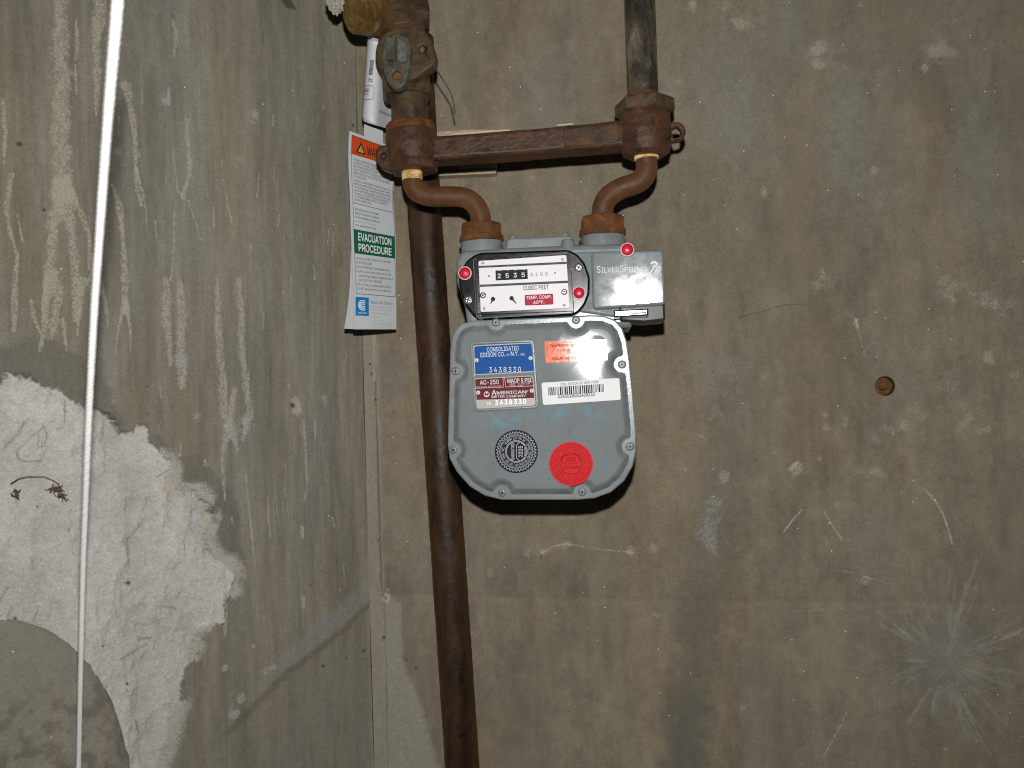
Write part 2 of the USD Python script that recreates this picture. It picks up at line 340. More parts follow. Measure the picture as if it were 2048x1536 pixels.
def text_px(m, text, a, b, h, pl, lift=0.0004, bold=False, depth=0.0003, dirn=(0, 1, 0)):
    """Lettering whose baseline runs from a to b (picture units), capitals h tall, standing `lift` proud of the plane."""
    v, f = glyphs(text, bold); a, b = np.asarray(a, float), np.asarray(b, float); x0, x1 = v[:, 0].min(), v[:, 0].max()
    e = (b - a) / (x1 - x0); up = np.array([e[1], -e[0]]); up /= np.linalg.norm(up)
    q = a + (v[:, :1] - x0) * e + v[:, 1:2] * h * up
    p = P(q[:, 0], q[:, 1], pl) - np.asarray(dirn, float) * (lift + (v[:, 2:] > 0.03) * depth)
    m.add(p, f); return m
def stroke(pts, w, closed=False):
    return (Polygon(pts).exterior if closed else LineString(pts)).buffer(w / 2, cap_style='flat', quad_segs=3)
def circ(x, y, r, n=8): return Point(x, y).buffer(r, quad_segs=n)

# ------------------------------------------------------------------ the two walls
CORNER = P(733, 940, W); ANG = math.radians(42)
LT = np.array([-math.sin(ANG), -math.cos(ANG), 0]); LN = np.array([math.cos(ANG), -math.sin(ANG), 0])    # along the left wall away from the corner; its normal into the room
LEFT = plane((CORNER[0], CORNER[1], 0), LN)
def sm(a, b, x):
    t = np.clip((x - a) / (b - a), 0, 1); return t * t * (3 - 2 * t)
class Wall:
    """A wall as a fine grid: relief, and the pigment of its stains, drips and scratches, in metres along (s) and up (z)."""
    def __init__(s, origin, t, n, pl, sl, zl, base, seed):
        s.o, s.t, s.n, s.pl = np.asarray(origin, float), np.asarray(t, float), np.asarray(n, float), pl
        s.S, s.Z = np.meshgrid(sl, zl); s.shape = s.S.shape
        s.s, s.z = s.S.ravel(), s.Z.ravel(); s.col = np.tile(np.asarray(base, float), (len(s.s), 1)); s.ov = np.tile(np.array([0.40, 0.36, 0.28]), (len(s.s), 1)); s.om = np.zeros(len(s.s)); s.h = np.zeros(len(s.s))
        q = np.stack([s.s, s.z, np.full_like(s.s, seed)], 1)
        s.q = q; s.n1 = meshkit.fbm(q * 70, 4, seed) - 0.5; s.n2 = meshkit.noise(q * 420, seed + 7); s.n3 = meshkit.fbm(q * 16, 4, seed + 3) - 0.5
    def uv(s, px, py):
        p = P(px, py, s.pl) - s.o; return p @ s.t, p[..., 2]
    def scale(s, px, py): return float(np.linalg.norm(P(px, py, s.pl) - C)) / F
    def line(s, pts, w, color, alpha=0.8, soft=0.6, grain=0.0, rough=0.5, h=0.0):
        pts = np.asarray(pts, float); w = np.broadcast_to(np.asarray(w, float), (len(pts),)) * 0.5
        a, b = s.uv(pts[:, 0], pts[:, 1]); w = w * np.array([s.scale(*p) for p in pts]); M = w.max() * 2.2 + 0.003
        idx = np.nonzero((s.s > a.min() - M) & (s.s < a.max() + M) & (s.z > b.min() - M) & (s.z < b.max() + M))[0]
        if not len(idx): return
        X, Y = s.s[idx], s.z[idx]; best = np.full(len(idx), 1e9); rad = np.ones(len(idx))
        for i in range(max(1, len(pts) - 1)):
            j = min(i + 1, len(pts) - 1); dx, dy = a[j] - a[i], b[j] - b[i]; L = dx * dx + dy * dy
            t = np.clip(((X - a[i]) * dx + (Y - b[i]) * dy) / L, 0, 1) if L > 0 else np.zeros(len(X))
            d = np.hypot(X - a[i] - t * dx, Y - b[i] - t * dy); r = w[i] + (w[j] - w[i]) * t; k = d / r < best; best = np.where(k, d / r, best); rad = np.where(k, r, rad)
        e = best + s.n1[idx] * 2 * rough
        mask = 1 - sm(1 - soft * 0.5, 1 + soft * 0.7, e)
        s.h[idx] += h * mask
        if grain:      # loose, sandy marks: the material breaks the mask up into specks
            mask = mask * (1 - 0.5 * grain + 0.5 * grain * sm(0.35, 0.65, s.n2[idx] * 0.6 + (s.n1[idx] + 0.5) * 0.4)); wq = mask / np.maximum(mask + s.om[idx] * 0.6, 1e-6)
            s.ov[idx] += (np.asarray(color) - s.ov[idx]) * wq[:, None]; s.om[idx] += (1 - s.om[idx]) * mask * alpha
        else: s.col[idx] += (np.asarray(color) - s.col[idx]) * (mask * alpha)[:, None]
    def blob(s, px, py, r, color, alpha=0.8, **k): s.line([(px, py), (px + 0.01, py)], 2 * r, color, alpha, **k)
    def area(s, pts, color, alpha=1.0, edge=3.0, jitter=3.0, h=0.0):
        pts = np.asarray(pts, float); a, b = s.uv(pts[:, 0], pts[:, 1]); g = Polygon(np.stack([a, b], 1)).buffer(0); sc = s.scale(*pts.mean(0)); M = (edge + jitter) * sc + 0.002
        idx = np.nonzero((s.s > a.min() - M) & (s.s < a.max() + M) & (s.z > b.min() - M) & (s.z < b.max() + M))[0]
        pt = shapely.points(s.s[idx], s.z[idx]); d = shapely.distance(pt, g.boundary); d = np.where(shapely.contains_xy(g, s.s[idx], s.z[idx]), -d, d)
        d = d + (s.n1[idx] * 1.2 + (s.n2[idx] - 0.5) * 0.5) * jitter * sc
        mask = 1 - sm(-edge * 0.5 * sc, edge * 0.5 * sc, d)
        if color is not None: s.col[idx] += (np.asarray(color) - s.col[idx]) * (mask * alpha)[:, None]
        s.h[idx] += h * mask
        return idx, mask, d
    def mesh(s):
        V = s.o + s.s[:, None] * s.t + s.z[:, None] * np.array([0, 0, 1.0]) + s.h[:, None] * s.n
        r, c = s.shape; i = np.arange(r * c).reshape(r, c)
        return V, np.stack([i[:-1, :-1].ravel(), i[:-1, 1:].ravel(), i[1:, 1:].ravel(), i[1:, :-1].ravel()], 1)

def axis(lo, a, b, hi, step):
    n = int(round((b - a) / step)); k = 6
    return np.r_[np.linspace(lo, a, k, endpoint=False), np.linspace(a, b, n, endpoint=False), np.linspace(b, hi, k)]

BW = Wall((CORNER[0], W, C[2]), (1, 0, 0), (0, -1, 0), onY(W), np.r_[np.linspace(0, 1.04, 590, endpoint=False), np.linspace(1.04, 2.0, 6)], axis(-1.5, -0.62, 0.66, 1.1, 0.0018), (0.284, 0.244, 0.178), 2)
w = BW
BROWN, GREYB, PALE, BLUISH, DARK = (0.255, 0.205, 0.140), (0.285, 0.282, 0.262), (0.46, 0.42, 0.34), (0.40, 0.41, 0.41), (0.145, 0.128, 0.105)
# cloudy mottling drawn out downwards
f1 = meshkit.fbm(w.q * (8, 4.5, 1), 5, 21); f2 = meshkit.fbm(w.q * (38, 14, 1), 4, 22); f3 = meshkit.fbm(w.q * (5, 4, 1), 4, 23); f4 = meshkit.fbm(w.q * (160, 14, 1), 3, 24)
w.col *= (1 + 0.34 * (f1 - 0.5) + 0.34 * (f2 - 0.5) + 0.13 * (f4 - 0.5) + 0.30 * (meshkit.fbm(w.q * (60, 42, 1), 4, 27) - 0.5))[:, None]
k = sm(0.48, 0.66, f3)[:, None]; w.col = w.col * (1 - k) + w.col * k * np.array([0.975, 1.0, 1.04])
k = sm(0.50, 0.68, meshkit.fbm(w.q * (14, 3, 1), 4, 25))[:, None] * 0.8; w.col = w.col * (1 - k) + w.col * k * np.array([1.0, 0.955, 0.89])
w.h += 0.005 * (meshkit.fbm(w.q * (7, 5, 1), 3, 31) - 0.5) + 0.0011 * w.n1
# brown sandy runs, upper right
for pts, wd, al in (([(1540, -40), (1535, 90), (1515, 160), (1525, 260), (1510, 330)], 42, .5), ([(1655, -20), (1640, 80), (1628, 200), (1640, 330), (1590, 420), (1600, 560)], 48, .5),
                    ([(1800, 40), (1795, 160), (1770, 240), (1765, 330)], 44, .45), ([(1850, 40), (1858, 200), (1870, 330), (1890, 470), (1905, 590)], 46, .5), ([(1580, 250), (1600, 330), (1580, 430), (1625, 520)], 40, .45),
                    ([(1170, 20), (1180, 120), (1190, 210)], 34, .5), ([(1155, 60), (1166, 160), (1175, 230)], 20, .4), ([(2010, 150), (2025, 320), (2030, 520)], 40, .4)):
    w.line(pts, wd, (0.30, 0.245, 0.17), al * .8, soft=1.4, grain=0.6, rough=0.8)
for x, y, r, al in ((1690, 260, 40, .5), (1490, 260, 46, .5), (1720, 310, 55, .45), (1960, 360, 50, .45), (1460, 180, 50, .4), (1570, 60, 40, .4), (1690, 140, 40, .35), (1950, 260, 38, .3), (1100, 220, 60, .35), (1240, 640, 30, .3)):
    w.line([(x, y - r), (x + 4, y + r)], r * 1.5, (0.295, 0.295, 0.265), al * .8, soft=1.8, rough=1.2)
for pts, wd in (([(1860, 115), (1862, 230)], 30), ([(1868, 110), (1890, 200), (1900, 260)], 18)): w.line(pts, wd, (0.20, 0.165, 0.115), .45, soft=1.2)
w.line([(1855, 98), (1905, 104)], 16, PALE, .5, soft=1)
# formwork joint, and everything below it slightly set back
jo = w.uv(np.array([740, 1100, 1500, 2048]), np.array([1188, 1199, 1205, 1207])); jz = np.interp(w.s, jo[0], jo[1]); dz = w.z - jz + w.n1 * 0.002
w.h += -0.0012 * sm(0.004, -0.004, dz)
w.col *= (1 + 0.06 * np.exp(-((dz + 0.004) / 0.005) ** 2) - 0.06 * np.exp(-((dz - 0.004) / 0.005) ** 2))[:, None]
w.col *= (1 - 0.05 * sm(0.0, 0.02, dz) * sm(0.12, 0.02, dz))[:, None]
# pale plaster band beside the corner, its crack and its pits
w.area([(720, 640), (758, 690), (764, 900), (770, 1180), (800, 1205), (806, 1320), (838, 1400), (880, 1545), (700, 1700), (700, 640)], (0.40, 0.375, 0.31), 0.62, edge=10, jitter=8, h=0.0012)
w.area([(774, 1185), (800, 1205), (806, 1330), (840, 1400), (885, 1545), (775, 1700)], (0.385, 0.365, 0.31), 0.42, edge=10, jitter=9, h=0.0008)
w.line([(751, 665), (752, 800), (756, 900), (758, 980), (760, 1060), (764, 1180)], 3.0, (0.13, 0.11, 0.085), .75, rough=.5, h=-0.0012)
w.line([(749, 665), (750, 760)], 5, (0.50, 0.46, 0.38), .6)
w.line([(768, 1180), (772, 1300), (776, 1536)], 2.5, (0.17, 0.145, 0.11), .45, rough=.8)
for x, y, r in ((752, 799, 3.6), (741, 728, 2.8), (744, 748, 3.2), (757, 1080, 3), (761, 1075, 2.6), (768, 1275, 4), (831, 1337, 3), (813, 1320, 3), (836, 1117, 2), (1068, 1126, 2.4), (1083, 1111, 2.2), (1082, 1116, 1.8)): w.blob(x, y, r * .7, (0.06, 0.05, 0.04), .85, h=-0.001)
w.blob(773, 1196, 7, (0.55, 0.53, 0.46), .7); w.line([(765, 1190), (772, 1196)], 5, (0.15, 0.12, 0.09), .6)
w.area([(760, 720), (800, 705), (815, 760), (800, 800), (765, 800)], (0.255, 0.245, 0.225), .6, edge=14, jitter=10)
w.line([(790, 850), (800, 905), (815, 950)], 30, (0.33, 0.29, 0.215), .5, soft=1.6); w.line([(782, 1010), (800, 1060), (790, 1120)], 36, (0.335, 0.29, 0.215), .45, soft=1.6)
# dark run with salt bloom, right of the meter
w.line([(1450, 760), (1445, 860), (1448, 930), (1440, 1010), (1412, 1110), (1395, 1190)], [70, 60, 60, 60, 70, 66], (0.205, 0.187, 0.160), .42, soft=1.5, rough=.9)
w.line([(1400, 1212), (1398, 1300), (1378, 1400), (1370, 1560)], [84, 80, 72, 70], (0.185, 0.163, 0.128), .55, soft=1.0, rough=.7)
w.line([(1378, 1420), (1372, 1560)], 66, (0.15, 0.15, 0.14), .4, soft=1.2)
for x, y, r, al in ((1424, 1005, 15, .75), (1420, 1030, 16, .5), (1418, 1066, 20, .6), (1421, 1090, 22, .45), (1440, 885, 14, .4), (1430, 828, 10, .6), (1450, 680, 8, .5), (1425, 1106, 12, .35), (1445, 965, 12, .3)):
    w.blob(x, y, r, (0.385, 0.385, 0.37), al * .65, soft=1.9, grain=.4, rough=1.3)
w.line([(1405, 1000), (1400, 1060), (1404, 1140)], 24, (0.27, 0.235, 0.18), .3, soft=1.4)
for x, y, r in ((1392, 745, 44), (1420, 770, 40), (1460, 730, 30)): w.blob(x, y, r, (0.34, 0.30, 0.25), .35, soft=1.8, grain=.6, rough=1.3)
# pale chips and splashes
for x, y, r in ((1385, 12, 7), (1383, 3, 5), (1448, 12, 9), (1480, 50, 11), (1475, 42, 8), (1635, 112, 13), (1638, 100, 8), (1637, 128, 7), (1875, 104, 13), (1525, 390, 12), (1530, 384, 8), (1718, 10, 5), (1748, 338, 6), (1850, 137, 4), (1990, 650, 26), (2000, 600, 20), (1905, 600, 5),
                (1822, 800, 15), (1838, 826, 20), (1750, 868, 16), (1757, 880, 12), (1810, 852, 9), (1782, 858, 8), (1880, 845, 18), (1910, 800, 30), (1945, 820, 24), (1898, 760, 18), (1980, 728, 14), (1975, 712, 10), (2025, 748, 7), (2030, 595, 22), (1758, 948, 11), (1805, 985, 7), (1695, 958, 4), (1640, 918, 5), (1404, 872, 6), (1445, 952, 8), (1672, 1010, 8), (1700, 942, 20), (1730, 930, 15), (1652, 1085, 4),
                (1370, 940, 5), (1305, 1095, 8), (1727, 1160, 8), (1312, 1230, 5), (1395, 1360, 5), (1485, 1415, 5), (1690, 840, 9), (1650, 830, 5), (1650, 855, 5), (1935, 860, 20), (1978, 855, 6), (1140, 1035, 12), (1152, 1034, 8), (1055, 1040, 7), (1055, 1110, 8), (980, 1150, 10), (1600, 935, 7), (1590, 945, 9), (1265, 1105, 9), (1130, 1092, 10), (1085, 1104, 6),
                (1550, 590, 12), (1650, 570, 14), (1672, 565, 16), (1840, 590, 14), (1900, 575, 12), (1955, 595, 16)):
    w.blob(x, y, r, PALE, .44 if r < 12 else .22, soft=1.5, rough=1.5, grain=.3)
w.area([(1745, 1370), (1795, 1372), (1798, 1412), (1765, 1420), (1748, 1420)], (0.33, 0.295, 0.24), .5, edge=4, jitter=3)
w.blob(1948, 1338, 15, (0.45, 0.34, 0.18), .55, soft=.8); w.blob(1302, 1096, 9, (0.40, 0.29, 0.16), .5); w.blob(1820, 1215, 13, (0.36, 0.30, 0.18), .3); w.blob(1750, 1310, 9, (0.42, 0.34, 0.26), .4)
for x, y in ((1596, 760), (1934, 763)):
    w.blob(x, y, 12, (0.25, 0.245, 0.235), .5, soft=.5, rough=.3); w.line([(x + 11 * math.cos(a), y + 11 * math.sin(a)) for a in np.linspace(0, 6.28, 16)], 2, (0.19, 0.18, 0.16), .4)
# pencil mark
w.line([(1478, 638), (1492, 630), (1530, 622), (1556, 612), (1590, 608), (1618, 608)], 2.2, (0.12, 0.115, 0.11), .6); w.line([(1478, 638), (1484, 628), (1494, 634)], 2, (0.13, 0.12, 0.11), .5)
w.line([(1357, 660), (1362, 668), (1374, 666)], 2, (0.14, 0.12, 0.10), .5)
# white scratches
SCR = (0.56, 0.53, 0.47)
for pts, wd, al in (([(1567, 1064), (1583, 1042), (1603, 1020)], 3.2, .75), ([(1647, 1023), (1664, 1050), (1684, 1080)], 3.2, .75), ([(1847, 977), (1872, 1003), (1887, 1030), (1897, 1060), (1905, 1088)], 4.2, .75),
                    ([(1670, 1138), (1715, 1148), (1760, 1162), (1786, 1168)], 3, .5), ([(1570, 1224), (1620, 1221), (1692, 1217)], 3, .5), ([(1694, 1424), (1675, 1462), (1646, 1514)], 3.2, .6), ([(1712, 640), (1718, 668), (1727, 700), (1730, 712)], 5, .5), ([(1712, 640), (1715, 652)], 9, .6),
                    ([(1084, 1106), (1110, 1092), (1135, 1088), (1170, 1094), (1210, 1100), (1265, 1105)], 4, .55), ([(1822, 1500), (1830, 1536)], 5, .4), ([(1600, 905), (1590, 930), (1582, 938)], 5, .4), ([(1765, 8), (1766, 32)], 2, .5), ([(1360, 868), (1400, 864)], 3, .3), ([(1612, 1320), (1598, 1342)], 5, .4), ([(1566, 1226), (1580, 1290), (1590, 1310)], 4, .2), ([(1515, 1265), (1560, 1280), (1640, 1292)], 4, .2)):
    w.line(pts, wd, SCR, al * .78, rough=.6, soft=1, grain=.6)
# burst of pale spokes
rs = np.random.default_rng(4)
for i in range(62):
    a = rs.uniform(0, 6.283); r0 = rs.uniform(10, 60); r1 = rs.uniform(90, 240); c = rs.uniform(-.12, .12)
    q = [(1893 + r * math.cos(a + c * (r / 200)), 1325 + r * math.sin(a + c * (r / 200)) * 0.95) for r in np.linspace(r0, r1, 6)]
    q = [(x + rs.normal(0, 2.2), y + rs.normal(0, 2.2)) for x, y in q]; j0 = rs.integers(0, 2); j1 = rs.integers(4, 7); br = rs.uniform(.10, .42)
    w.line(q[j0:j1], np.array([1.8, 3.0, 3.4, 3.0, 2.4, 1.6])[j0:j1], (0.44, 0.425, 0.38), br, soft=1.3, rough=1.2)
    if rs.random() < .4: k_ = rs.integers(2, 5); w.line([q[k_ - 1], q[k_]], 4.5, (0.42, 0.41, 0.37), br * .8, soft=1.2, grain=.6, rough=1.3)
w.blob(1893, 1325, 40, (0.33, 0.332, 0.325), .4, soft=1.6, rough=.6); w.blob(1893, 1325, 80, (0.30, 0.30, 0.28), .3, soft=1.8)
# the round hole on the right: vertices near its rim snap on to it, the faces inside are left out
hs, hz = BW.uv(np.float64(1770), np.float64(772)); HR = 17.5 * BW.scale(1770, 772)
dx, dzz = w.s - hs, w.z - hz; d = np.hypot(dx, dzz); near = (np.abs(d - HR) < 0.0013) & (d > 0)
w.s[near] = hs + dx[near] / d[near] * HR; w.z[near] = hz + dzz[near] / d[near] * HR; w.h[d < HR * 1.3] = 0.0
V, Fq = BW.mesh(); cs, cz = w.s[Fq].mean(1), w.z[Fq].mean(1)
Fq = Fq[np.hypot(cs - hs, cz - hz) > HR * 0.995]
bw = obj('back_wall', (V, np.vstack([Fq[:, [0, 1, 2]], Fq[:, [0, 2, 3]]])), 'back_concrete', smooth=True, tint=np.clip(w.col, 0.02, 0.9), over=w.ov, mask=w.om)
tag(bw, 'bare concrete wall behind the gas meter, stained and scratched', 'wall', kind='structure')
hc = P(1770, 772, W)
obj('hole_lining', lathe(hc + [0, -0.0006, 0], hc + [0, 0.03, 0], [(0.0, HR * 1.03), (0.03, HR * 0.99), (0.06, HR * 0.97), (1.0, HR * 0.93)], 40, caps=False), 'hole_dark', bw)
obj('rusty_plug', lathe(hc + [0, 0.006, 0], hc + [0, 0.03, 0], [(0.0, HR * 0.34), (0.05, HR * 0.42), (0.25, HR * 0.5), (0.28, HR * 0.95), (1, HR * 0.95)], 32), 'plug_rust', bw)

LW = Wall((CORNER[0], CORNER[1], C[2]), LT, LN, LEFT, np.r_[np.linspace(0, 0.60, 375, endpoint=False), np.linspace(0.60, 1.3, 6)], axis(-1.5, -0.64, 0.68, 1.1, 0.0017), (0.250, 0.227, 0.178), 5)
w = LW
f1 = meshkit.fbm(w.q * (30, 3.0, 1), 5, 41); f2 = meshkit.fbm(w.q * (95, 11, 1), 4, 42); f3 = meshkit.fbm(w.q * (7, 4, 1), 4, 43); f5 = meshkit.fbm(w.q * (260, 18, 1), 3, 48)
w.col *= (1 + 0.48 * (f1 - 0.5) + 0.40 * (f2 - 0.5) + 0.2 * (f3 - 0.5) + 0.3 * (f5 - 0.5))[:, None]
k = sm(0.50, 0.66, meshkit.fbm(w.q * (22, 2.2, 1), 4, 44))[:, None]; w.col = w.col * (1 - k) + w.col * k * np.array([0.97, 1.0, 1.07])
k = sm(0.52, 0.68, meshkit.fbm(w.q * (18, 2.6, 1), 4, 45))[:, None] * .8; w.col = w.col * (1 - k) + w.col * k * np.array([1.0, 0.95, 0.87])
w.h += 0.015 * (meshkit.fbm(w.q * (11, 2.2, 1), 3, 46) - 0.5) + 0.0016 * w.n1 + 0.002 * (meshkit.fbm(w.q * (45, 12, 1), 3, 49) - 0.5)
# bluish pale streaks towards the corner
r2 = np.random.default_rng(9)
for i in range(46):
    x = r2.uniform(430, 735); y = r2.uniform(-40, 1250); L = r2.uniform(80, 420)
    w.line([(x, y), (x + r2.normal(0, 3), y + L * .5), (x + r2.normal(3, 4), y + L)], [r2.uniform(2, 6), r2.uniform(5, 14), 2], [(0.33, 0.33, 0.33), (0.35, 0.32, 0.26), (0.19, 0.17, 0.14)][r2.integers(3)], r2.uniform(.12, .36), soft=1.4, grain=.5, rough=.9)
for i in range(70):
    x = r2.uniform(200, 730); y = r2.uniform(20, 1150); L = r2.uniform(8, 46)
    w.line([(x, y), (x + r2.normal(0, 2), y + L)], r2.uniform(2, 4.5), [(0.44, 0.42, 0.37), (0.40, 0.40, 0.39)][r2.integers(2)], r2.uniform(.25, .6), soft=1, grain=.3, rough=1)
# sandy drips
SAND = (0.44, 0.405, 0.325)
def drip(pts, wd, al=.6, c=SAND): w.line(pts, np.asarray(wd) * 1.1, c, al, soft=1.3, grain=.8, rough=.8, h=0.0008)
for pts, wd in (([(116, -40), (118, 60), (122, 150), (118, 240), (124, 320), (122, 380)], [20, 22, 24, 26, 26, 26]), ([(118, 370), (106, 450), (100, 520), (95, 600), (82, 700)], [18, 18, 16, 12, 6]), ([(126, 370), (138, 440), (150, 520), (152, 600), (150, 640)], [22, 20, 16, 14, 8]), ([(134, 360), (160, 420), (178, 470), (185, 560), (190, 640)], [8, 9, 8, 12, 6]),
                ([(196, -30), (190, 60), (194, 130), (192, 230)], [9, 10, 14, 6]), ([(210, -20), (205, 40), (196, 80)], [8, 12, 8]), ([(152, 40), (154, 90), (150, 120)], [4, 6, 4]), ([(150, 130), (152, 190)], [3, 3]),
                ([(252, 170), (262, 220), (270, 270), (272, 320), (276, 380), (284, 410)], [16, 12, 9, 8, 8, 5]), ([(270, 330), (285, 380), (294, 420), (296, 460)], [4, 4, 3, 2]), ([(225, 370), (240, 410), (246, 460), (250, 540), (253, 620)], [5, 9, 9, 12, 10]), ([(253, 600), (240, 650), (232, 710)], [8, 5, 3]), ([(253, 610), (262, 660), (262, 700)], [8, 5, 3]),
                ([(345, 40), (352, 70), (346, 120)], [4, 8, 3]), ([(372, 240), (376, 300), (378, 350), (366, 395)], [7, 8, 8, 6]), ([(345, 300), (356, 380), (368, 398)], [3, 4, 4]), ([(376, 400), (390, 440), (408, 500)], [3, 3, 2]), ([(350, 420), (350, 500), (345, 560)], [3, 4, 3]), ([(448, 360), (455, 410), (463, 444)], [3, 4, 4]),
                ([(22, 350), (12, 420), (18, 460), (34, 510), (30, 570), (28, 660)], [6, 6, 7, 7, 9, 7]), ([(34, 430), (45, 485)], [3, 4]), ([(4, 200), (10, 260), (6, 330)], [6, 8, 5]), ([(62, 600), (70, 640), (80, 665)], [5, 7, 4]), ([(92, 560), (88, 600), (90, 640)], [6, 8, 3]), ([(112, 560), (116, 600), (108, 660), (104, 680)], [22, 18, 10, 4]), ([(126, 640), (135, 700)], [8, 4]), ([(200, 560), (212, 600), (218, 650)], [10, 8, 4]), ([(168, 560), (160, 620), (156, 670)], [12, 10, 4]),
                ([(335, 560), (335, 640), (340, 690), (342, 730)], [12, 16, 10, 6]), ([(362, 560), (366, 620), (362, 690), (366, 770)], [8, 14, 16, 12]), ([(435, 560), (436, 640), (440, 700), (446, 750), (448, 800), (455, 860), (445, 920), (450, 1000)], [8, 12, 14, 14, 16, 12, 8, 4]), ([(480, 560), (486, 640), (484, 700), (496, 780), (500, 830), (486, 880)], [8, 12, 12, 14, 12, 6]), ([(470, 780), (462, 850), (476, 900)], [8, 12, 6]),
                ([(492, 950), (498, 1010), (504, 1060), (512, 1130)], [3, 4, 4, 2]), ([(537, 990), (538, 1030), (542, 1075)], [3, 5, 3]), ([(551, 950), (553, 1000), (558, 1050)], [2, 3, 2]), ([(572, 930), (570, 980), (576, 1035)], [2, 3, 2]), ([(605, 840), (610, 900), (612, 960), (608, 1000)], [3, 4, 4, 3]), ([(604, 1055), (604, 1075)], [8, 6]), ([(606, 1195), (606, 1212)], [7, 6])):
    drip(pts, wd)
for x, y, r, c in ((366, 720, 12, BLUISH), (398, 835, 10, (0.5, 0.5, 0.47)), (490, 860, 20, BLUISH), (414, 930, 9, (0.55, 0.47, 0.33)), (506, 230, 9, (0.52, 0.52, 0.50)), (505, 244, 5, (0.6, 0.6, 0.58)), (482, 320, 9, (0.42, 0.41, 0.36)), (232, 806, 10, (0.55, 0.52, 0.46)), (640, 800, 8, (0.36, 0.34, 0.28)), (650, 800, 5, (0.36, 0.34, 0.28)), (325, 195, 8, (0.36, 0.35, 0.31)), (330, 205, 4, (0.42, 0.40, 0.36))): w.blob(x, y, r, c, .38, soft=1.6, grain=.7, rough=1.2)
w.blob(236, 302, 6, (0.24, 0.42, 0.36), .5)
w.line([(360, 790), (372, 850), (385, 905)], 32, (0.26, 0.215, 0.145), .6, soft=1.2)
w.line([(262, 770), (268, 840)], 34, (0.235, 0.195, 0.135), .5, soft=1.4)
w.line([(298, 180), (306, 340), (300, 560), (296, 760)], 24, (0.185, 0.165, 0.125), .5, soft=1.4)
# dark smooth coat that surrounds the broken plaster
DK = (0.172, 0.162, 0.138)
w.area([(-60, 690), (20, 694), (50, 674), (84, 672), (120, 690), (165, 715), (200, 745), (232, 800), (250, 850), (232, 850), (140, 810), (90, 790), (-60, 770)], DK, .7, edge=16, jitter=14)
w.area([(345, 925), (398, 905), (440, 955), (462, 990), (452, 1025), (430, 1020), (390, 985), (350, 960)], DK, .55, edge=8, jitter=8); w.area([(425, 985), (465, 975), (478, 1010), (484, 1070), (492, 1115), (470, 1130), (440, 1120), (405, 1095), (412, 1060), (432, 1030)], (0.165, 0.158, 0.145), .7, edge=12, jitter=12)
w.area([(297, 868), (320, 870), (345, 905), (335, 925), (300, 892)], DK, .6, edge=5, jitter=5)
# exposed pale plaster: lies a few millimetres back behind the broken edge of the grey coat
PATCH = [(-80, 762), (0, 762), (20, 748), (48, 753), (74, 757), (89, 771), (119, 773), (130, 790), (156, 809), (171, 816), (208, 823), (230, 838), (245, 862), (263, 868), (275, 855), (290, 851), (297, 859), (297, 879), (315, 894), (345, 927), (348, 950), (356, 979), (393, 983), (419, 1009), (430, 1042), (410, 1079), (427, 1109), (456, 1126), (471, 1151), (464, 1189), (449, 1203), (453, 1248), (427, 1252), (397, 1263), (390, 1292), (371, 1356), (360, 1411), (345, 1456), (332, 1504), (312, 1560), (300, 1700), (-80, 1700)]
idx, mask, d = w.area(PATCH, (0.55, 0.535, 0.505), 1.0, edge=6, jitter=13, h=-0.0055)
g1 = meshkit.fbm(w.q[idx] * (18, 8, 1), 5, 61) - 0.5; g2 = meshkit.fbm(w.q[idx] * (60, 40, 1), 4, 62) - 0.5; g3 = meshkit.noise(w.q[idx] * 560, 63) - 0.5
w.col[idx] *= (1 + mask * (0.36 * g1 + 0.16 * g2 + 0.16 * g3))[:, None]
w.h[idx] += mask * (0.026 * g1 + 0.012 * g2 + 0.0022 * g3)
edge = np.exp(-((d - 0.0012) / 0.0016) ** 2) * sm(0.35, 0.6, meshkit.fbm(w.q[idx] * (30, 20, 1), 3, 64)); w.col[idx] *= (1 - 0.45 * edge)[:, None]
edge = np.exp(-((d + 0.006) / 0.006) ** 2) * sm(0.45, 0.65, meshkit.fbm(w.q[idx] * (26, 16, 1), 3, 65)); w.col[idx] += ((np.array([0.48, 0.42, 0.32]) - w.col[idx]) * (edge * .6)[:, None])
# the plaster smears out over the coat along its right and lower edge
px_s = LW.uv(np.float64(300), np.float64(1000))[0]
allp = np.asarray(PATCH, float); pa, pb = w.uv(allp[:, 0], allp[:, 1]); gp = Polygon(np.stack([pa, pb], 1)).buffer(0)
sel = np.nonzero((w.s < px_s) & (w.z < w.uv(np.float64(330), np.float64(880))[1]) & (w.s > 0.12))[0]
do = shapely.distance(shapely.points(w.s[sel], w.z[sel]), gp.boundary); do = np.where(shapely.contains_xy(gp, w.s[sel], w.z[sel]), do * 4, do)
fm = 0.66 * np.clip(1 - do / 0.032, 0, 1) ** 1.5 * (0.35 + 1.3 * sm(0.40, 0.62, meshkit.fbm(w.q[sel] * (26, 26, 1), 4, 68)))
w.ov[sel] += (np.array([0.46, 0.44, 0.40]) - w.ov[sel]) * sm(0.02, 0.2, fm)[:, None]; w.om[sel] = np.maximum(w.om[sel], fm)
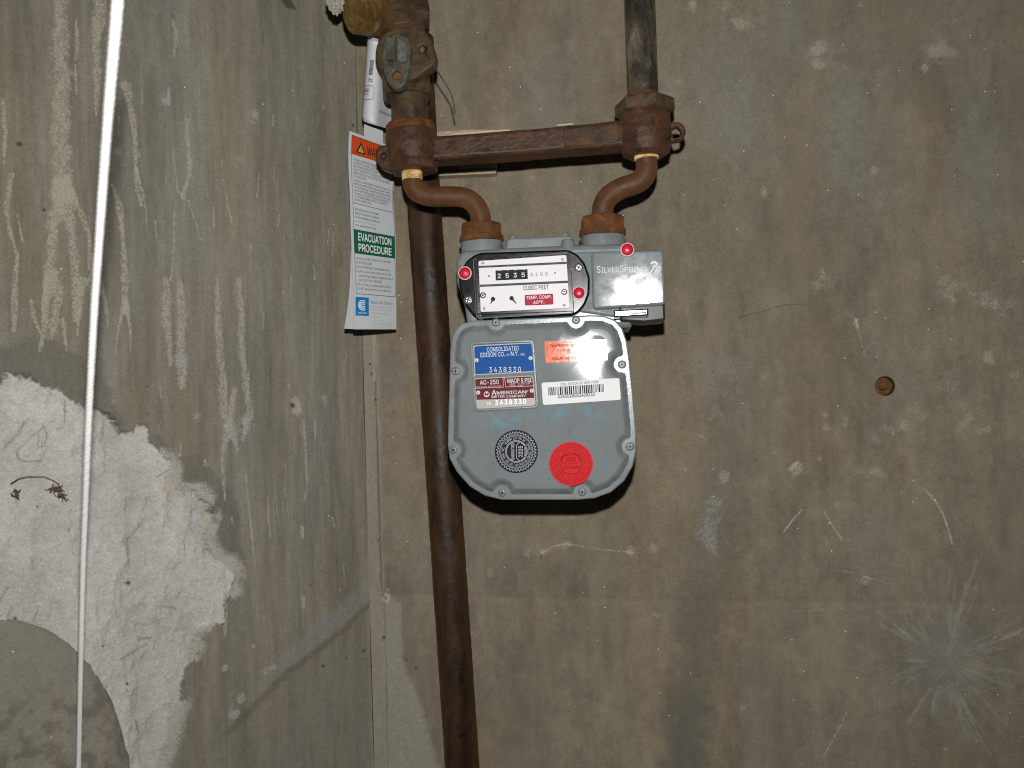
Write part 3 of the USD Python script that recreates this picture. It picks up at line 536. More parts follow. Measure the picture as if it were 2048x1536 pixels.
# dents and dirt in the plaster
for x, y, rx, al in ((268, 965, 34, .55), (255, 1050, 30, .5), (270, 1130, 26, .4), (262, 1230, 30, .3), (250, 1320, 26, .35), (275, 1420, 22, .35), (290, 1360, 26, .3), (300, 1000, 18, .3)):
    w.line([(x, y - 30), (x + 4, y + 34)], rx, (0.40, 0.39, 0.37), al * .8, soft=1.9, rough=1.2, h=-0.0022)
for pts, wd in (([(242, 1322), (262, 1312), (285, 1300), (298, 1292)], 4), ([(280, 1282), (306, 1278)], 3.5), ([(256, 1000), (272, 985), (300, 970)], 2.5), ([(330, 1215), (352, 1218), (358, 1222)], 2.5), ([(315, 955), (340, 940)], 2.5), ([(270, 1070), (285, 1050)], 2.5), ([(262, 1075), (258, 1090)], 2), ([(72, 1245), (80, 1215)], 3), ([(2, 1205), (18, 1178)], 4), ([(15, 895), (40, 870), (56, 838)], 3), ([(40, 900), (60, 880), (92, 852)], 2), ([(38, 905), (42, 920), (62, 925), (86, 922)], 2.5), ([(75, 895), (92, 893), (98, 870), (88, 852)], 2), ([(80, 870), (78, 890)], 2), ([(50, 845), (46, 855)], 3), ([(130, 800), (132, 845)], 2.5), ([(128, 820), (134, 824)], 4), ([(365, 960), (372, 990), (384, 975)], 2), ([(275, 1490), (282, 1470), (275, 1440)], 3), ([(255, 1170), (262, 1162)], 4), ([(255, 1380), (258, 1385)], 3)):
    w.line(pts, np.asarray(wd) * .8, (0.22, 0.205, 0.185), .6, rough=1.2, soft=1, h=-0.0014)
for x, y, r in ((208, 1294, 2), (195, 1377, 2.4), (258, 1370, 2.4), (78, 1014, 2), (142, 1060, 1.5), (262, 1168, 3), (34, 1240, 2.5), (32, 1262, 2.5)): w.blob(x, y, r, (0.06, 0.05, 0.04), .9)
# raised diagonal streak low down near the corner
w.line([(760, 1170), (700, 1215), (640, 1265), (590, 1310), (545, 1345), (520, 1380)], [26, 34, 36, 30, 26, 16], (0.285, 0.278, 0.265), .55, soft=1, rough=.6, h=0.001)
w.line([(745, 1205), (690, 1255), (620, 1310), (560, 1360), (500, 1420), (450, 1470)], [10, 12, 12, 14, 14, 10], (0.145, 0.128, 0.10), .55, soft=1.2, rough=.7)
for x, y, r in ((530, 1345, 9), (545, 1332, 7), (480, 1400, 8), (452, 1335, 5), (470, 1430, 8), (508, 1292, 4)): w.blob(x, y, r, (0.42, 0.41, 0.37), .6, soft=1.2, grain=.4, rough=1.2)
for i in range(12):
    a = r2.uniform(0, 6.28); L = r2.uniform(20, 75); w.line([(560 + 6 * math.cos(a), 1512 + 6 * math.sin(a)), (560 + L * math.cos(a) * .8, 1512 + L * math.sin(a))], [3, 1.6], (0.34, 0.345, 0.33), r2.uniform(.1, .35), soft=1.4)
w.area([(520, 1400), (640, 1310), (740, 1260), (760, 1560), (500, 1560)], (0.245, 0.232, 0.205), .35, edge=30, jitter=20)
for i in range(14):
    x = r2.uniform(640, 690); y = r2.uniform(1100, 1200); w.line([(x, y), (x + r2.uniform(-20, 26), y + r2.uniform(10, 50))], 2, (0.38, 0.38, 0.36), r2.uniform(.2, .45), grain=.4)
# chip in the coat and a few dark specks
w.area([(584, 800), (592, 792), (600, 805), (602, 822), (595, 832), (584, 826)], (0.44, 0.41, 0.34), .8, edge=3, jitter=4, h=-0.001); w.blob(586, 811, 4.5, (0.10, 0.06, 0.045), .9)
for x, y, r in ((706, 250, 3.5), (575, 6, 12), (590, 14, 6), (728, 1302, 4), (645, 1332, 3.5), (296, 828, 2), (726, 1318, 3), (690, 1315, 2.5), (38, 290, 5), (620, 1170, 2.5), (296, 773, 2), (108, 470, 3), (88, 420, 2.5)): w.blob(x, y, r * .75, (0.06, 0.052, 0.045), .8, rough=1.4)
w.line([(676, 490), (684, 510), (680, 530)], 5, (0.14, 0.125, 0.10), .5, rough=1.3)
V, Fq = LW.mesh()
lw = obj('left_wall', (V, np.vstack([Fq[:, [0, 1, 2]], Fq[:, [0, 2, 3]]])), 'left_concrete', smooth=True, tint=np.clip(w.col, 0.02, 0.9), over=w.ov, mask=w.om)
tag(lw, 'concrete wall at the left with sandy drips and pale broken plaster', 'wall', kind='structure')
# rounded hump of old concrete low in the left corner of the view, standing out of the plaster
a0, b0 = LW.uv(np.float64(-70), np.float64(1640)); ra, rb = LW.uv(np.float64(262), np.float64(1640))[0], LW.uv(np.float64(-70), np.float64(1238))[1]
RA, RB = abs(ra - a0), abs(rb - b0)
u_, t_ = np.meshgrid(np.linspace(0, 1, 70), np.linspace(0, 2 * math.pi, 190, endpoint=False), indexing='ij')
wob = 1 + 0.05 * (meshkit.fbm(np.stack([np.cos(t_) * 3, np.sin(t_) * 3, 0 * t_], -1), 3, 71) - 0.5)
ss, zz = a0 + RA * u_ * wob * np.cos(t_), b0 + RB * u_ * wob * np.sin(t_)
hq = np.stack([ss, zz, 0 * ss], -1); nf = meshkit.fbm(hq * 45, 5, 72) - 0.5
hh = 0.030 * np.sqrt(np.clip(1 - u_ ** 2.6, 0, 1)) + 0.004 * nf * (1 - u_ ** 6) - 0.006 * u_ ** 8
V = LW.o + ss[..., None] * LT + zz[..., None] * np.array([0, 0, 1.0]) + hh[..., None] * LN
n = 190; i_ = np.arange(70 * n).reshape(70, n); j_ = np.roll(i_, -1, 1)
q = np.stack([i_[:-1].ravel(), i_[1:].ravel(), j_[1:].ravel(), j_[:-1].ravel()], 1)
m1 = sm(-0.05, 0.12, nf + 0.25 * (meshkit.noise(hq * 260, 73) - 0.5)); m2 = sm(0.0, 0.14, meshkit.fbm(hq * 80, 4, 74) - 0.5)
hcol = np.array([0.275, 0.253, 0.208]) * np.ones(ss.shape + (1,)); low = (sm(1350, 1460, 1238 + (zz - rb) / (b0 - rb) * 400))[..., None]
hcol = hcol + (np.array([0.33, 0.295, 0.235]) - hcol) * (m1[..., None] * .6 * low) + (np.array([0.13, 0.11, 0.085]) - hcol) * (m2[..., None] * .5 * low)
obj('concrete_hump', (V.reshape(-1, 3), np.vstack([q[:, [0, 1, 2]], q[:, [0, 2, 3]]])), 'left_concrete', lw, smooth=True, tint=hcol.reshape(-1, 3), label='rounded hump of mottled concrete breaking through the pale plaster')

# ------------------------------------------------------------------ pipework
YP, YR = 1.215, 1.342
def pt(x, y, Y): return P(float(x), float(y), Y)
def metr(px, Y): return px * mpp(Y)
# long rusty riser behind the meter
t = thing('riser_pipe', 'long rusty brown pipe running down the corner behind the gas meter', 'pipe', pt(926, 1536, YR))
RP = smooth_path([pt(831, 84, YR), pt(842, 300, YR), pt(850, 430, YR), pt(888, 980, YR), pt(925, 1536, YR), pt(935, 1680, YR)], 46)
obj('pipe_wall', lumpy(tube(RP, metr(34.2, YR), 48, noise=0.0008), 0.0006), 'pipe_rust', t)
obj('end_cap', lathe(RP[0] + [0, 0, 0.012], RP[1] + [0, 0, -0.004], [(0, metr(30, YR)), (0.15, metr(37, YR)), (1, metr(37, YR))]), 'pipe_rust', t)
# brass plugged fitting and stub at the upper left
YT = 1.205
t = thing('plugged_fitting', 'tarnished brass plug fitting at the top, left of the valve pipe', 'pipe fitting', pt(722, 10, YT))
cdir = np.array([-0.62, -0.70, -0.22]); cdir /= np.linalg.norm(cdir); cc = pt(722, 22, 1.195)
obj('round_plug', lumpy(lathe(cc + cdir * 0.012, cc - cdir * 0.03, [(0, 0), (0, metr(40, YT)), (0.06, metr(45, YT)), (0.55, metr(47, YT)), (0.62, metr(40, YT)), (1, metr(40, YT))], 44), 0.0012), 'old_brass', t)
obj('hex_bushing', lumpy(hexnut(cc - cdir * 0.020, cc - cdir * 0.058, metr(54, YT), 0.35), 0.0012), 'orange_rust', t)
obj('side_outlet', lumpy(tube([cc - cdir * 0.06, cc - cdir * 0.06 + np.array([0.045, 0.02, 0.005])], metr(30, YT), 30), 0.001), 'valve_brown', t)
m = MB(); rf = np.random.default_rng(3)
ic = trimesh.creation.icosphere(4, 1.0); fc = pt(672, 2, 1.20)
vv = ic.vertices * [0.011, 0.010, 0.015] * (0.75 + 0.9 * meshkit.fbm(ic.vertices * 4, 4, 8))[:, None]; m.add(vv + fc, ic.faces)
fl = obj('fluff_clump', m.out(), 'fluff', smooth=True); tag(fl, 'fuzzy pale clump of insulation beside the brass plug', 'insulation')
# gas valve
YV = 1.175
t = thing('gas_valve', 'rusty brown gas valve with grey-green key, above the meter bar', 'valve', pt(815, 195, YP))
obj('upper_pipe', lumpy(tube(smooth_path([pt(789, -140, YP), pt(794, 0, YP), pt(796, 52, YP)], 10), metr(38, YP), 40, noise=0.0015), 0.0013), 'valve_brown', t)
obj('upper_collar', lumpy(lathe(pt(800, 36, YP), pt(806, 72, YP), [(0, metr(38, YP)), (0.1, metr(43, YP)), (0.8, metr(46, YP)), (1, metr(42, YP))]), 0.0013), 'valve_brown', t)
obj('valve_body', lumpy(lathe(pt(803, 52, YP), pt(813, 178, YP), [(0, metr(40, YP)), (0.18, metr(48, YP)), (0.42, metr(52, YP)), (0.68, metr(50, YP)), (0.85, metr(45, YP)), (1, metr(40, YP))], 48), 0.0013), 'valve_brown', t)
obj('lower_collar', lumpy(hexnut(pt(811, 150, YP), pt(814.5, 196, YP), metr(54, YP), 0.28), 0.0013), 'valve_brown', t)
wing = circ(805, 108, 55, 14).union(Polygon([(815, 48), (838, 52), (858, 78), (868, 108), (866, 126), (850, 138), (820, 152)]).buffer(3)).difference(circ(846, 97, 7.5, 6)).buffer(-1).buffer(1)
obj('stop_plate', lumpy(extrude(wing, 1.172, 0.022, 0.003), 0.0008), 'valve_brown', t)
obj('plate_rivet', lathe(pt(843, 99, 1.178), pt(843, 99, 1.20), [(0, metr(6, 1.18)), (1, metr(6, 1.18))], 16), 'valve_brown', t)
key = Polygon([(770, 70), (790, 66), (816, 74), (822, 92), (820, 122), (816, 150), (811, 166), (802, 175), (793, 178), (783, 174), (774, 164), (768, 148), (764, 118), (766, 88)]).buffer(-4).buffer(4)
ky = obj('valve_key', extrude(key.difference(circ(793, 150, 9, 7)), 1.158, 0.014, 0.0025), 'key_bronze', t, label='flat grey-green valve key with a round hole in its tongue')
obj('key_hole', extrude(circ(793, 150, 9.2, 7), 1.166, 0.006), 'plug_rust', ky)
obj('key_lug', extrude(Polygon([(770, 71), (789, 68), (791, 118), (772, 119)]).buffer(-2).buffer(2), 1.149, 0.010, 0.0022), 'key_bronze', ky)
obj('key_lug', extrude(Polygon([(793, 73), (806, 80), (815, 96), (814, 122), (801, 124), (794, 118)]).buffer(-2).buffer(2), 1.151, 0.010, 0.0028), 'key_steel', ky)
obj('nipple', lumpy(tube(smooth_path([pt(817, 185, YP), pt(822, 262, YP)], 6), metr(37, YP), 40, noise=0.0008), 0.0013), 'valve_brown', t)
# seal wire hanging off the valve
t = thing('seal_wire', 'thin bent steel wire hanging from the valve plate against the wall', 'wire', pt(909, 228, 1.20))
obj('wire', tube(smooth_path([pt(850, 104, 1.168), pt(858, 116, 1.166), pt(874, 141, 1.175), pt(889, 165, 1.185), pt(902, 188, 1.19), pt(907, 208, 1.195), pt(910, 228, 1.20)], 40), 0.0011, 8), 'wire_steel', t)
# meter bar
t = thing('meter_bar', 'rusty cast iron meter bar joining the two pipes above the meter', 'meter bar', pt(1050, 300, YP))
lh0, lh1 = pt(822, 250, YP), pt(828, 348, YP)
obj('hub', lumpy(lathe(pt(822, 262, YP), pt(827, 332, YP), [(0, metr(46, YP)), (0.08, metr(51, YP)), (0.5, metr(53, YP)), (0.92, metr(51.5, YP)), (1, metr(46, YP))], 56), 0.0012), 'bar_rust', t)
obj('collar_nut', lumpy(lathe(pt(821, 248, YP), pt(822.5, 270, YP), [(0, metr(46, YP)), (0.2, metr(50, YP)), (0.8, metr(50.5, YP)), (1, metr(44, YP))], 48), 0.0013), 'orange_rust', t)
obj('lower_nut', lumpy(hexnut(pt(826, 322, YP), pt(827.5, 344, YP), metr(52, YP), 0.52), 0.0013), 'bar_rust', t)
obj('hub', lumpy(lathe(pt(1289, 220, YP), pt(1292, 314, YP), [(0, metr(44, YP)), (0.14, metr(49, YP)), (0.5, metr(52, YP)), (0.72, metr(51, YP)), (0.82, metr(49, YP)), (0.93, metr(47, YP)), (1, metr(36, YP))], 56), 0.0011), 'bar_rust', t)
obj('lock_nut', lumpy(hexnut(pt(1288, 202, YP), pt(1289.5, 230, YP), metr(59, YP), 0.20), 0.0009), 'valve_brown', t)
bar = Polygon([(862, 271), (1000, 262), (1130, 250), (1250, 238), (1250, 290), (1130, 299), (1000, 310), (862, 318)])
obj('bar', lumpy(extrude(bar, 1.195, 0.04, 0.006, back=True, segs=4), 0.0009), 'bar_rust', t)
obj('bar_panel', extrude(Polygon([(1126, 258), (1238, 247), (1238, 284), (1128, 294)]).buffer(-3).buffer(3), 1.1945, 0.004, 0.0012, lift=0.0012), 'bar_rust', t)
obj('dust_line', extrude(Polygon([(905, 268), (960, 263), (1020, 258.5), (1020, 261), (960, 266), (905, 270)]), 1.2, 0.02, lift=0.0), 'dust_cream', t)
obj('dust_line', extrude(Polygon([(1114, 249.5), (1146, 246.4), (1146, 249), (1114, 252)]), 1.2, 0.02), 'dust_cream', t)
obj('eye_lug', extrude(Polygon([(758, 290), (790, 288), (795, 335), (778, 342), (762, 336), (752, 322), (751, 302)]).buffer(-6).buffer(6).difference(circ(765.5, 311, 5, 6)), 1.196, 0.018, 0.003, back=True), 'bar_rust', t)
obj('lug_recess', extrude(circ(765.5, 311, 5.2, 6), 1.206, 0.004), 'hole_dark', t)
ear = circ(1353, 262, 19, 12).union(Polygon([(1325, 246), (1352, 243), (1352, 281), (1325, 286)])).difference(Polygon([(1346, 258), (1354, 254), (1360, 260), (1359, 270), (1350, 274), (1346, 268)]).buffer(2, quad_segs=3))
obj('eye_lug', extrude(ear.buffer(-1).buffer(1), 1.203, 0.014, 0.003, back=True), 'bar_rust', t)
# black pipe at the right
t = thing('iron_pipe', 'black iron pipe with whitish scuffs rising from the right end of the meter bar', 'pipe', pt(1287, 205, YP))
obj('pipe_wall', tube(smooth_path([pt(1274, -140, YP), pt(1280, 0, YP), pt(1287, 204, YP)], 14), metr(29.7, YP), 44), 'black_iron', t)
obj('rust_band', lathe(pt(1286.3, 189, YP), pt(1287, 206, YP), [(0, metr(29.9, YP)), (0.3, metr(30.6, YP)), (1, metr(31, YP))], 40), 'orange_rust', t)
# swivels
def swivel(label, path, r, nut, collar, ring):
    t = thing('swivel_pipe', label, 'pipe', pt(*path[-1], YP), group=None)
    obj('bent_tube', lumpy(tube(smooth_path([pt(x, y, YP) for x, y in path], 60), metr(r, YP), 36), 0.0004), 'tube_rust', t)
    (x0, y0), (x1, y1), rr = collar
    prof = []
    for k in range(7): prof += [(k / 7, rr * 0.965), ((k + .5) / 7, rr)]
    obj('threaded_collar', lathe(pt(x0, y0, YP), pt(x1, y1, YP), [(a, metr(b, YP)) for a, b in prof + [(1, rr * .96)]], 40), 'thread_brass', t, label='pale brassy threaded collar')
    (x0, y0), (x1, y1), rr, turn = nut
    obj('union_nut', lumpy(hexnut(pt(x0, y0, YP), pt(x1, y1, YP), metr(rr, YP), turn, sides=8), 0.001), 'orange_rust', t)
    (x0, y0), (x1, y1), rr = ring
    obj('nut_flange', lumpy(lathe(pt(x0, y0, YP), pt(x1, y1, YP), [(0, metr(rr - 2, YP)), (0.3, metr(rr, YP)), (0.8, metr(rr, YP)), (1, metr(rr - 3, YP))], 44), 0.0012), 'orange_rust', t)
swivel('left bent rusty swivel pipe curving down to the meter under the valve', [(824, 345), (824.5, 360), (827, 372), (836, 384), (850, 391), (870, 393.5), (895, 393), (920, 394), (938, 400), (951, 411), (959, 426), (962, 442), (963, 470)], 20.3, ((962, 448), (963, 480), 42, .2), ((823.5, 336), (824.5, 361), 21.2), ((963, 472), (963.5, 486), 45))
swivel('right bent rusty swivel pipe curving down to the meter under the black pipe', [(1292, 300), (1293, 320), (1293.5, 335), (1290, 350), (1280, 362), (1266, 369), (1250, 374), (1234, 381), (1219, 392), (1209, 406), (1205, 420), (1204, 450)], 21.3, ((1204, 434), (1205, 464), 43.5, .28), ((1291.5, 300), (1293, 319), 24.5), ((1205, 458), (1205.3, 474), 46))
# board fixed to the wall behind the bar
t = thing('backing_board', 'small painted wooden board on the wall behind the left end of the meter bar', 'board', pt(930, 348, 1.37))
obj('board', extrude(Polygon([(845, 265), (936, 259), (990, 259), (992, 346.5), (940, 349), (845, 353)]), 1.3585, 0.021, 0.0008, back=True), 'wood_edge', t)
obj('red_edge', extrude(Polygon([(876, 343.2), (991, 338.5), (991, 335.5), (876, 340.2)]), 1.3578, 0.004, back=True), 'wood_red', t)

# ------------------------------------------------------------------ gas meter
YF, YC = 1.150, 1.141          # flange plane and the plane of the raised cover panel
OUT = [(899, 743), (899.5, 705), (902, 680), (909, 662), (921, 648), (943, 641), (1060, 636), (1181, 630), (1208, 631), (1231, 640), (1245, 656), (1254, 682), (1259, 715), (1266, 780), (1273, 866), (1272, 904), (1266, 932), (1249, 962), (1222, 985), (1189, 997), (1153, 1000), (1003, 1000), (970, 992), (940, 974), (914, 945), (899, 918), (895, 890), (897, 810)]
def soft_outline(pts, r): return Polygon(pts).buffer(-r, quad_segs=10).buffer(2 * r, quad_segs=10).buffer(-r, quad_segs=10).simplify(0.12)
cover = soft_outline(OUT, 9)
gm = thing('gas_meter', 'grey diaphragm gas meter with counter window, radio box and stickers', 'gas meter', pt(1085, 1000, 1.2))
obj('front_cover', extrude(cover, YF, 0.030, 0.0022, segs=3), 'meter_grey', gm)
body = cover.buffer(-9)
obj('case', extrude(body, YF + 0.028, 0.105, 0.004, back=True), 'meter_grey', gm)
SCREWS = [(992, 645), (1152, 640.5), (1244, 729), (1260, 893), (1164, 984), (1004, 986), (906, 900), (911, 742)]
inner = cover.buffer(-11.5, quad_segs=8)
for x, y in SCREWS: inner = inner.difference(circ(x, y, 16.5, 10))
inner = inner.buffer(-6, quad_segs=8).buffer(12, quad_segs=8).buffer(-6, quad_segs=8)
# raised panel with softly rounded shoulders
gx, gy = np.meshgrid(np.arange(885, 1286, 1.25), np.arange(622, 1012, 1.25))
pts = shapely.points(gx.ravel(), gy.ravel()); dd = shapely.distance(pts, inner.boundary); ins = shapely.contains_xy(inner, gx.ravel(), gy.ravel()); sd = np.where(ins, dd, -dd).reshape(gx.shape)
Hh = (YF - YC)
tt = np.clip((sd + 1.0) / 17.0, 0, 1); hgt = Hh * (tt * tt * (3 - 2 * tt)) ** 0.75
hgt = np.where(sd < -1.0, -0.0015, hgt)
hgt = hgt + np.where(sd > 0, 0.0012 * np.clip(sd / 110, 0, 1) ** 1, 0) + 0.00035 * np.sin((gx + gy * 1.1) / 46.0) * np.clip(sd / 30, 0, 1)
base = P(gx, gy, YF); Vp = base - np.array([0, 1.0, 0]) * hgt[..., None]
r_, c_ = gx.shape; i_ = np.arange(r_ * c_).reshape(r_, c_); keep = sd > -2.6
q = np.stack([i_[:-1, :-1].ravel(), i_[:-1, 1:].ravel(), i_[1:, 1:].ravel(), i_[1:, :-1].ravel()], 1); q = q[keep.ravel()[q].all(1)]
used_v, inv = np.unique(q, return_inverse=True); q = inv.reshape(q.shape); Vp = Vp.reshape(-1, 3)[used_v]
gX, gY = gx.ravel()[used_v], gy.ravel()[used_v]; sdv = sd.ravel()[used_v]
pc = np.tile(np.array([0.214, 0.240, 0.248]), (len(Vp), 1)); G = np.stack([gX / 30, gY / 30, 0 * gX], 1)
pc *= (1 + 0.16 * (meshkit.fbm(G, 5, 93) - .5) + 0.08 * (meshkit.fbm(G * (6, .8, 1), 4, 94) - .5))[:, None]
k = sm(0.76, 0.82, meshkit.fbm(G * 9, 3, 95)) * .45; pc += (np.array([0.075, 0.075, 0.07]) - pc) * k[:, None]      # small chips and specks
k = sm(14, 2, sdv) * sm(0.45, 0.7, meshkit.fbm(G * 2.2, 4, 96)) * .35; pc += (np.array([0.10, 0.095, 0.08]) - pc) * k[:, None]      # grime along the step
cn = meshkit.fbm(np.stack([gX / 14, gY / 14, 0 * gX], 1), 4, 91)
for cx_, cy_, rx_, ry_, a_ in ((1000, 842, 42, 14, .65), (1125, 828, 50, 12, .5), (1165, 826, 30, 16, .35)):
    k = np.exp(-(((gX - cx_) / rx_) ** 2 + ((gY - cy_) / ry_) ** 2)) * sm(0.42, 0.62, cn) * a_; pc += (np.array([0.16, 0.34, 0.44]) - pc) * k[:, None]
obj('cover_panel', (Vp, np.vstack([q[:, [0, 1, 2]], q[:, [0, 2, 3]]])), 'cover_paint', gm, smooth=True, tint=pc)
YK = YC - 0.00125                # the flat middle of the panel
def screw(x, y, Y, r, mat, parent, dome_=0.0016):
    c = pt(x, y, Y); R = metr(r, Y)
    s = obj('screw', lathe(c - [0, dome_, 0], c + [0, 0.004, 0], [(0, 0), (0, R * .55), (0.10, R * .82), (0.3, R), (1, R)], 24), mat, parent)
    m = MB(); a0 = (x * 7.3 + y * 3.1) % 3.14
    for a in (a0, a0 + math.pi / 2):
        e = np.array([math.cos(a), math.sin(a)]) * r * .62; n_ = np.array([-e[1], e[0]]) / np.linalg.norm(e) * r * .15
        m.add(*extrude(Polygon([(x, y) + e + n_, (x, y) + e - n_, (x, y) - e - n_, (x, y) - e + n_]), Y, 0.002, lift=dome_ + 0.0003))
    obj('screw_slot', m.out(), 'dark_grey', s)
for x, y in SCREWS: screw(x, y, YF, 8.6, 'painted_screw', gm)
# upper housing, necks, top plate
top = Polygon([(911, 520), (918, 507), (928, 500), (1010, 495), (1160, 488), (1252, 486), (1262, 492), (1264, 655), (935, 660), (928, 612), (913, 565)]).buffer(-5).buffer(5)
obj('upper_housing', extrude(top, 1.176, 0.085, 0.008, back=True, segs=4), 'meter_grey', gm)
obj('neck', lathe(pt(963.5, 480, YP), pt(965, 520, YP), [(0, metr(40, YP)), (0.12, metr(42, YP)), (0.7, metr(43, YP)), (1, metr(46, YP))], 44), 'meter_grey', gm)
obj('neck', lathe(pt(1205, 468, YP), pt(1207, 512, YP), [(0, metr(41, YP)), (0.12, metr(43, YP)), (0.7, metr(44, YP)), (1, metr(47, YP))], 44), 'meter_grey', gm)
obj('top_plate', extrude(Polygon([(1011, 500), (1013, 480), (1022, 475), (1060, 475), (1115, 471), (1140, 471), (1148, 478), (1150, 500)]).buffer(-2).buffer(2), 1.185, 0.06, 0.003, back=True), 'meter_grey', gm)
for x, y in ((1026, 474), (1130, 468.5)): obj('plate_bolt', lathe(pt(x, y - 4, 1.2), pt(x, y + 7, 1.2), [(0, 0), (0, metr(4, 1.2)), (0.25, metr(6.5, 1.2)), (0.6, metr(7, 1.2)), (0.62, metr(9, 1.2)), (1, metr(9, 1.2))], 20), 'meter_grey', gm)
obj('boss', lathe(pt(1135, 480, 1.185), pt(1136, 508, 1.185), [(0, metr(11, 1.18)), (0.1, metr(13, 1.18)), (1, metr(15, 1.18))], 24), 'meter_grey', gm)
# counter window
YB = 1.160
rim = Polygon([(946, 511), (960, 505), (1137, 499), (1155, 508), (1170, 526), (1180, 555), (1179, 588), (1170, 610), (1156, 627), (1140, 633), (966, 641), (948, 633), (931, 612), (920, 585), (917, 560), (921, 540), (932, 522)]).buffer(-34, quad_segs=16).buffer(34, quad_segs=16).simplify(.1)
ib = obj('counter_housing', extrude(rim, YB, 0.035, 0.003, segs=3), 'black_plastic', gm, label='black rounded housing around the counter window')
YD = YB - 0.004
plate = rrect([(957, 522), (1132.5, 510), (1139, 616), (961.5, 624)], 3)
dp = obj('dial_plate', extrude(plate, YD, 0.003), 'dial_white', gm, label='white dial plate with four digit counter')
for b_ in ([(957.6, 532), (1133, 523.5), (1133.2, 528), (957.8, 536)], [(959.5, 569.5), (1135.8, 561.3), (1136.2, 566), (959.8, 574)]): obj('dial_band', extrude(Polygon(b_), YD, 0.001, lift=0.0006), 'dial_band', dp)
ct = obj('counter', extrude(Polygon([(991, 541), (1055, 538.5), (1055.8, 557.8), (991.6, 561)]), YD, 0.001, lift=0.0007), 'counter_black', dp)
m = MB()
for i, dgt in enumerate('2535'):
    x = 995.5 + i * 16.0; y = 556.4 - i * 0.68
    text_px(m, dgt, (x, y), (x + 6.6, y - .3), 8.6, YD, lift=0.0009, bold=True)
    text_px(m, '-', (x + 2, y - 12), (x + 5.6, y - 12.2), 6, YD, lift=0.0009)
obj('counter_digits', m.out(), 'print_white', dp)
m = MB(); text_px(m, 'X 1 0 0', (1060, 553), (1096, 551), 6.6, YD, lift=0.0004, bold=True); obj('dial_lettering', m.out(), 'print_pale', dp)
m = MB(); text_px(m, 'CUBIC FEET', (1046.5, 580.5), (1098, 578.0), 8.4, YD, lift=0.0004, bold=True); obj('dial_lettering', m.out(), 'print_grey', dp)
for x, y in ((978, 552.2), (1110, 546)): obj('dial_dot', extrude(circ(x, y, 1.7), YD, 0.001, lift=0.0004), 'print_black', dp)
for x, y in ((965.5, 526.3), (1125, 519), (968.5, 617), (1128.5, 610.5)): obj('dial_pin', extrude(circ(x, y, 2.6).difference(circ(x, y, 1.2)), YD, 0.001, lift=0.0004), 'print_grey', dp)
for (x, y), (x2, y2) in (((986.3, 598.3), (981.4, 607.8)), ((1023.4, 596.6), (1033.2, 607.6))):
    e = np.array([x2 - x, y2 - y]); n_ = np.array([-e[1], e[0]]) / np.linalg.norm(e)
    hand = circ(x, y, 4.3).union(Polygon([(x, y) + n_ * 2.2, (x2, y2) + n_ * .5, (x2, y2) - n_ * .5, (x, y) - n_ * 2.2]))
    obj('dial_hand', extrude(hand, YD, 0.001, lift=0.002), 'print_black', dp)
rl = rrect([(1049.3, 590.2), (1105.8, 587.2), (1107, 609.0), (1050, 611.2)], 2.5)
obj('red_label', extrude(rl, YD, 0.001, lift=0.0004), 'label_red', dp)
m = MB(); text_px(m, 'TEMP. COMP.', (1052.5, 598.8), (1103.5, 596.3), 6.2, YD, lift=0.0006, bold=True); text_px(m, '60°F.', (1067, 608.2), (1089, 607.0), 6.2, YD, lift=0.0006, bold=True); obj('label_lettering', m.out(), 'print_white', dp)
for x, y in ((966, 590.5), (1128.5, 584)): screw(x, y, YD, 6.6, 'screw_steel', dp, 0.0015)
# clear cover: a shallow box
YW = YB - 0.018
outer = rrect([(945, 515), (1140, 501.5), (1149, 626), (952, 637)], 7)
m = MB(); m.add(*extrude(outer, YW, 0.0185, 0.003, segs=4)); cl = obj('window_cover', m.out(), 'clear_plastic', gm, label='clear plastic cover box over the counter')
m = MB(); text_px(m, 'AMERICAN', (1018, 516), (1055, 514), 5, YW, lift=0.0003); obj('moulded_lettering', m.out(), 'clear_plastic', cl)
m = MB()
for a_, b_ in (((948.5, 515), (955, 633)), ((1137, 505), (1144.5, 622)), ((953, 627.5), (1143, 620))):
    e = np.array(b_) - a_; n_ = np.array([-e[1], e[0]]) / np.linalg.norm(e); m.add(*extrude(Polygon([a_ + n_ * 1.0, b_ + n_ * 1.0, b_ - n_ * 1.0, a_ - n_ * 1.0]), YW + 0.004, 0.012))
obj('cover_ribs', m.out(), 'black_plastic', gm)
for x, y in ((936.5, 600), (1157.5, 535)): screw(x, y, YB, 9, 'screw_steel', gm)
def red_plug(x, y, r, Y):
    c = pt(x, y, Y); R = metr(r, Y)
    s = obj('seal_plug', lathe(c - [0, 0.006, 0], c + [0, 0.004, 0], [(0, 0), (0.03, R * .35), (0.12, R * .7), (0.3, R * .93), (0.55, R), (1, R)], 30), 'plug_red', gm, smooth=60, label='round red plastic seal plug')
    obj('plug_rim', lathe(c - [0, 0.0022, 0], c + [0, 0.004, 0], [(0, R * 1.0), (0.2, R * 1.09), (1, R * 1.1)], 30), 'sticker_white', s)
    return s
red_plug(930, 546.5, 12.6, YB); red_plug(1158, 586, 12.0, YB)
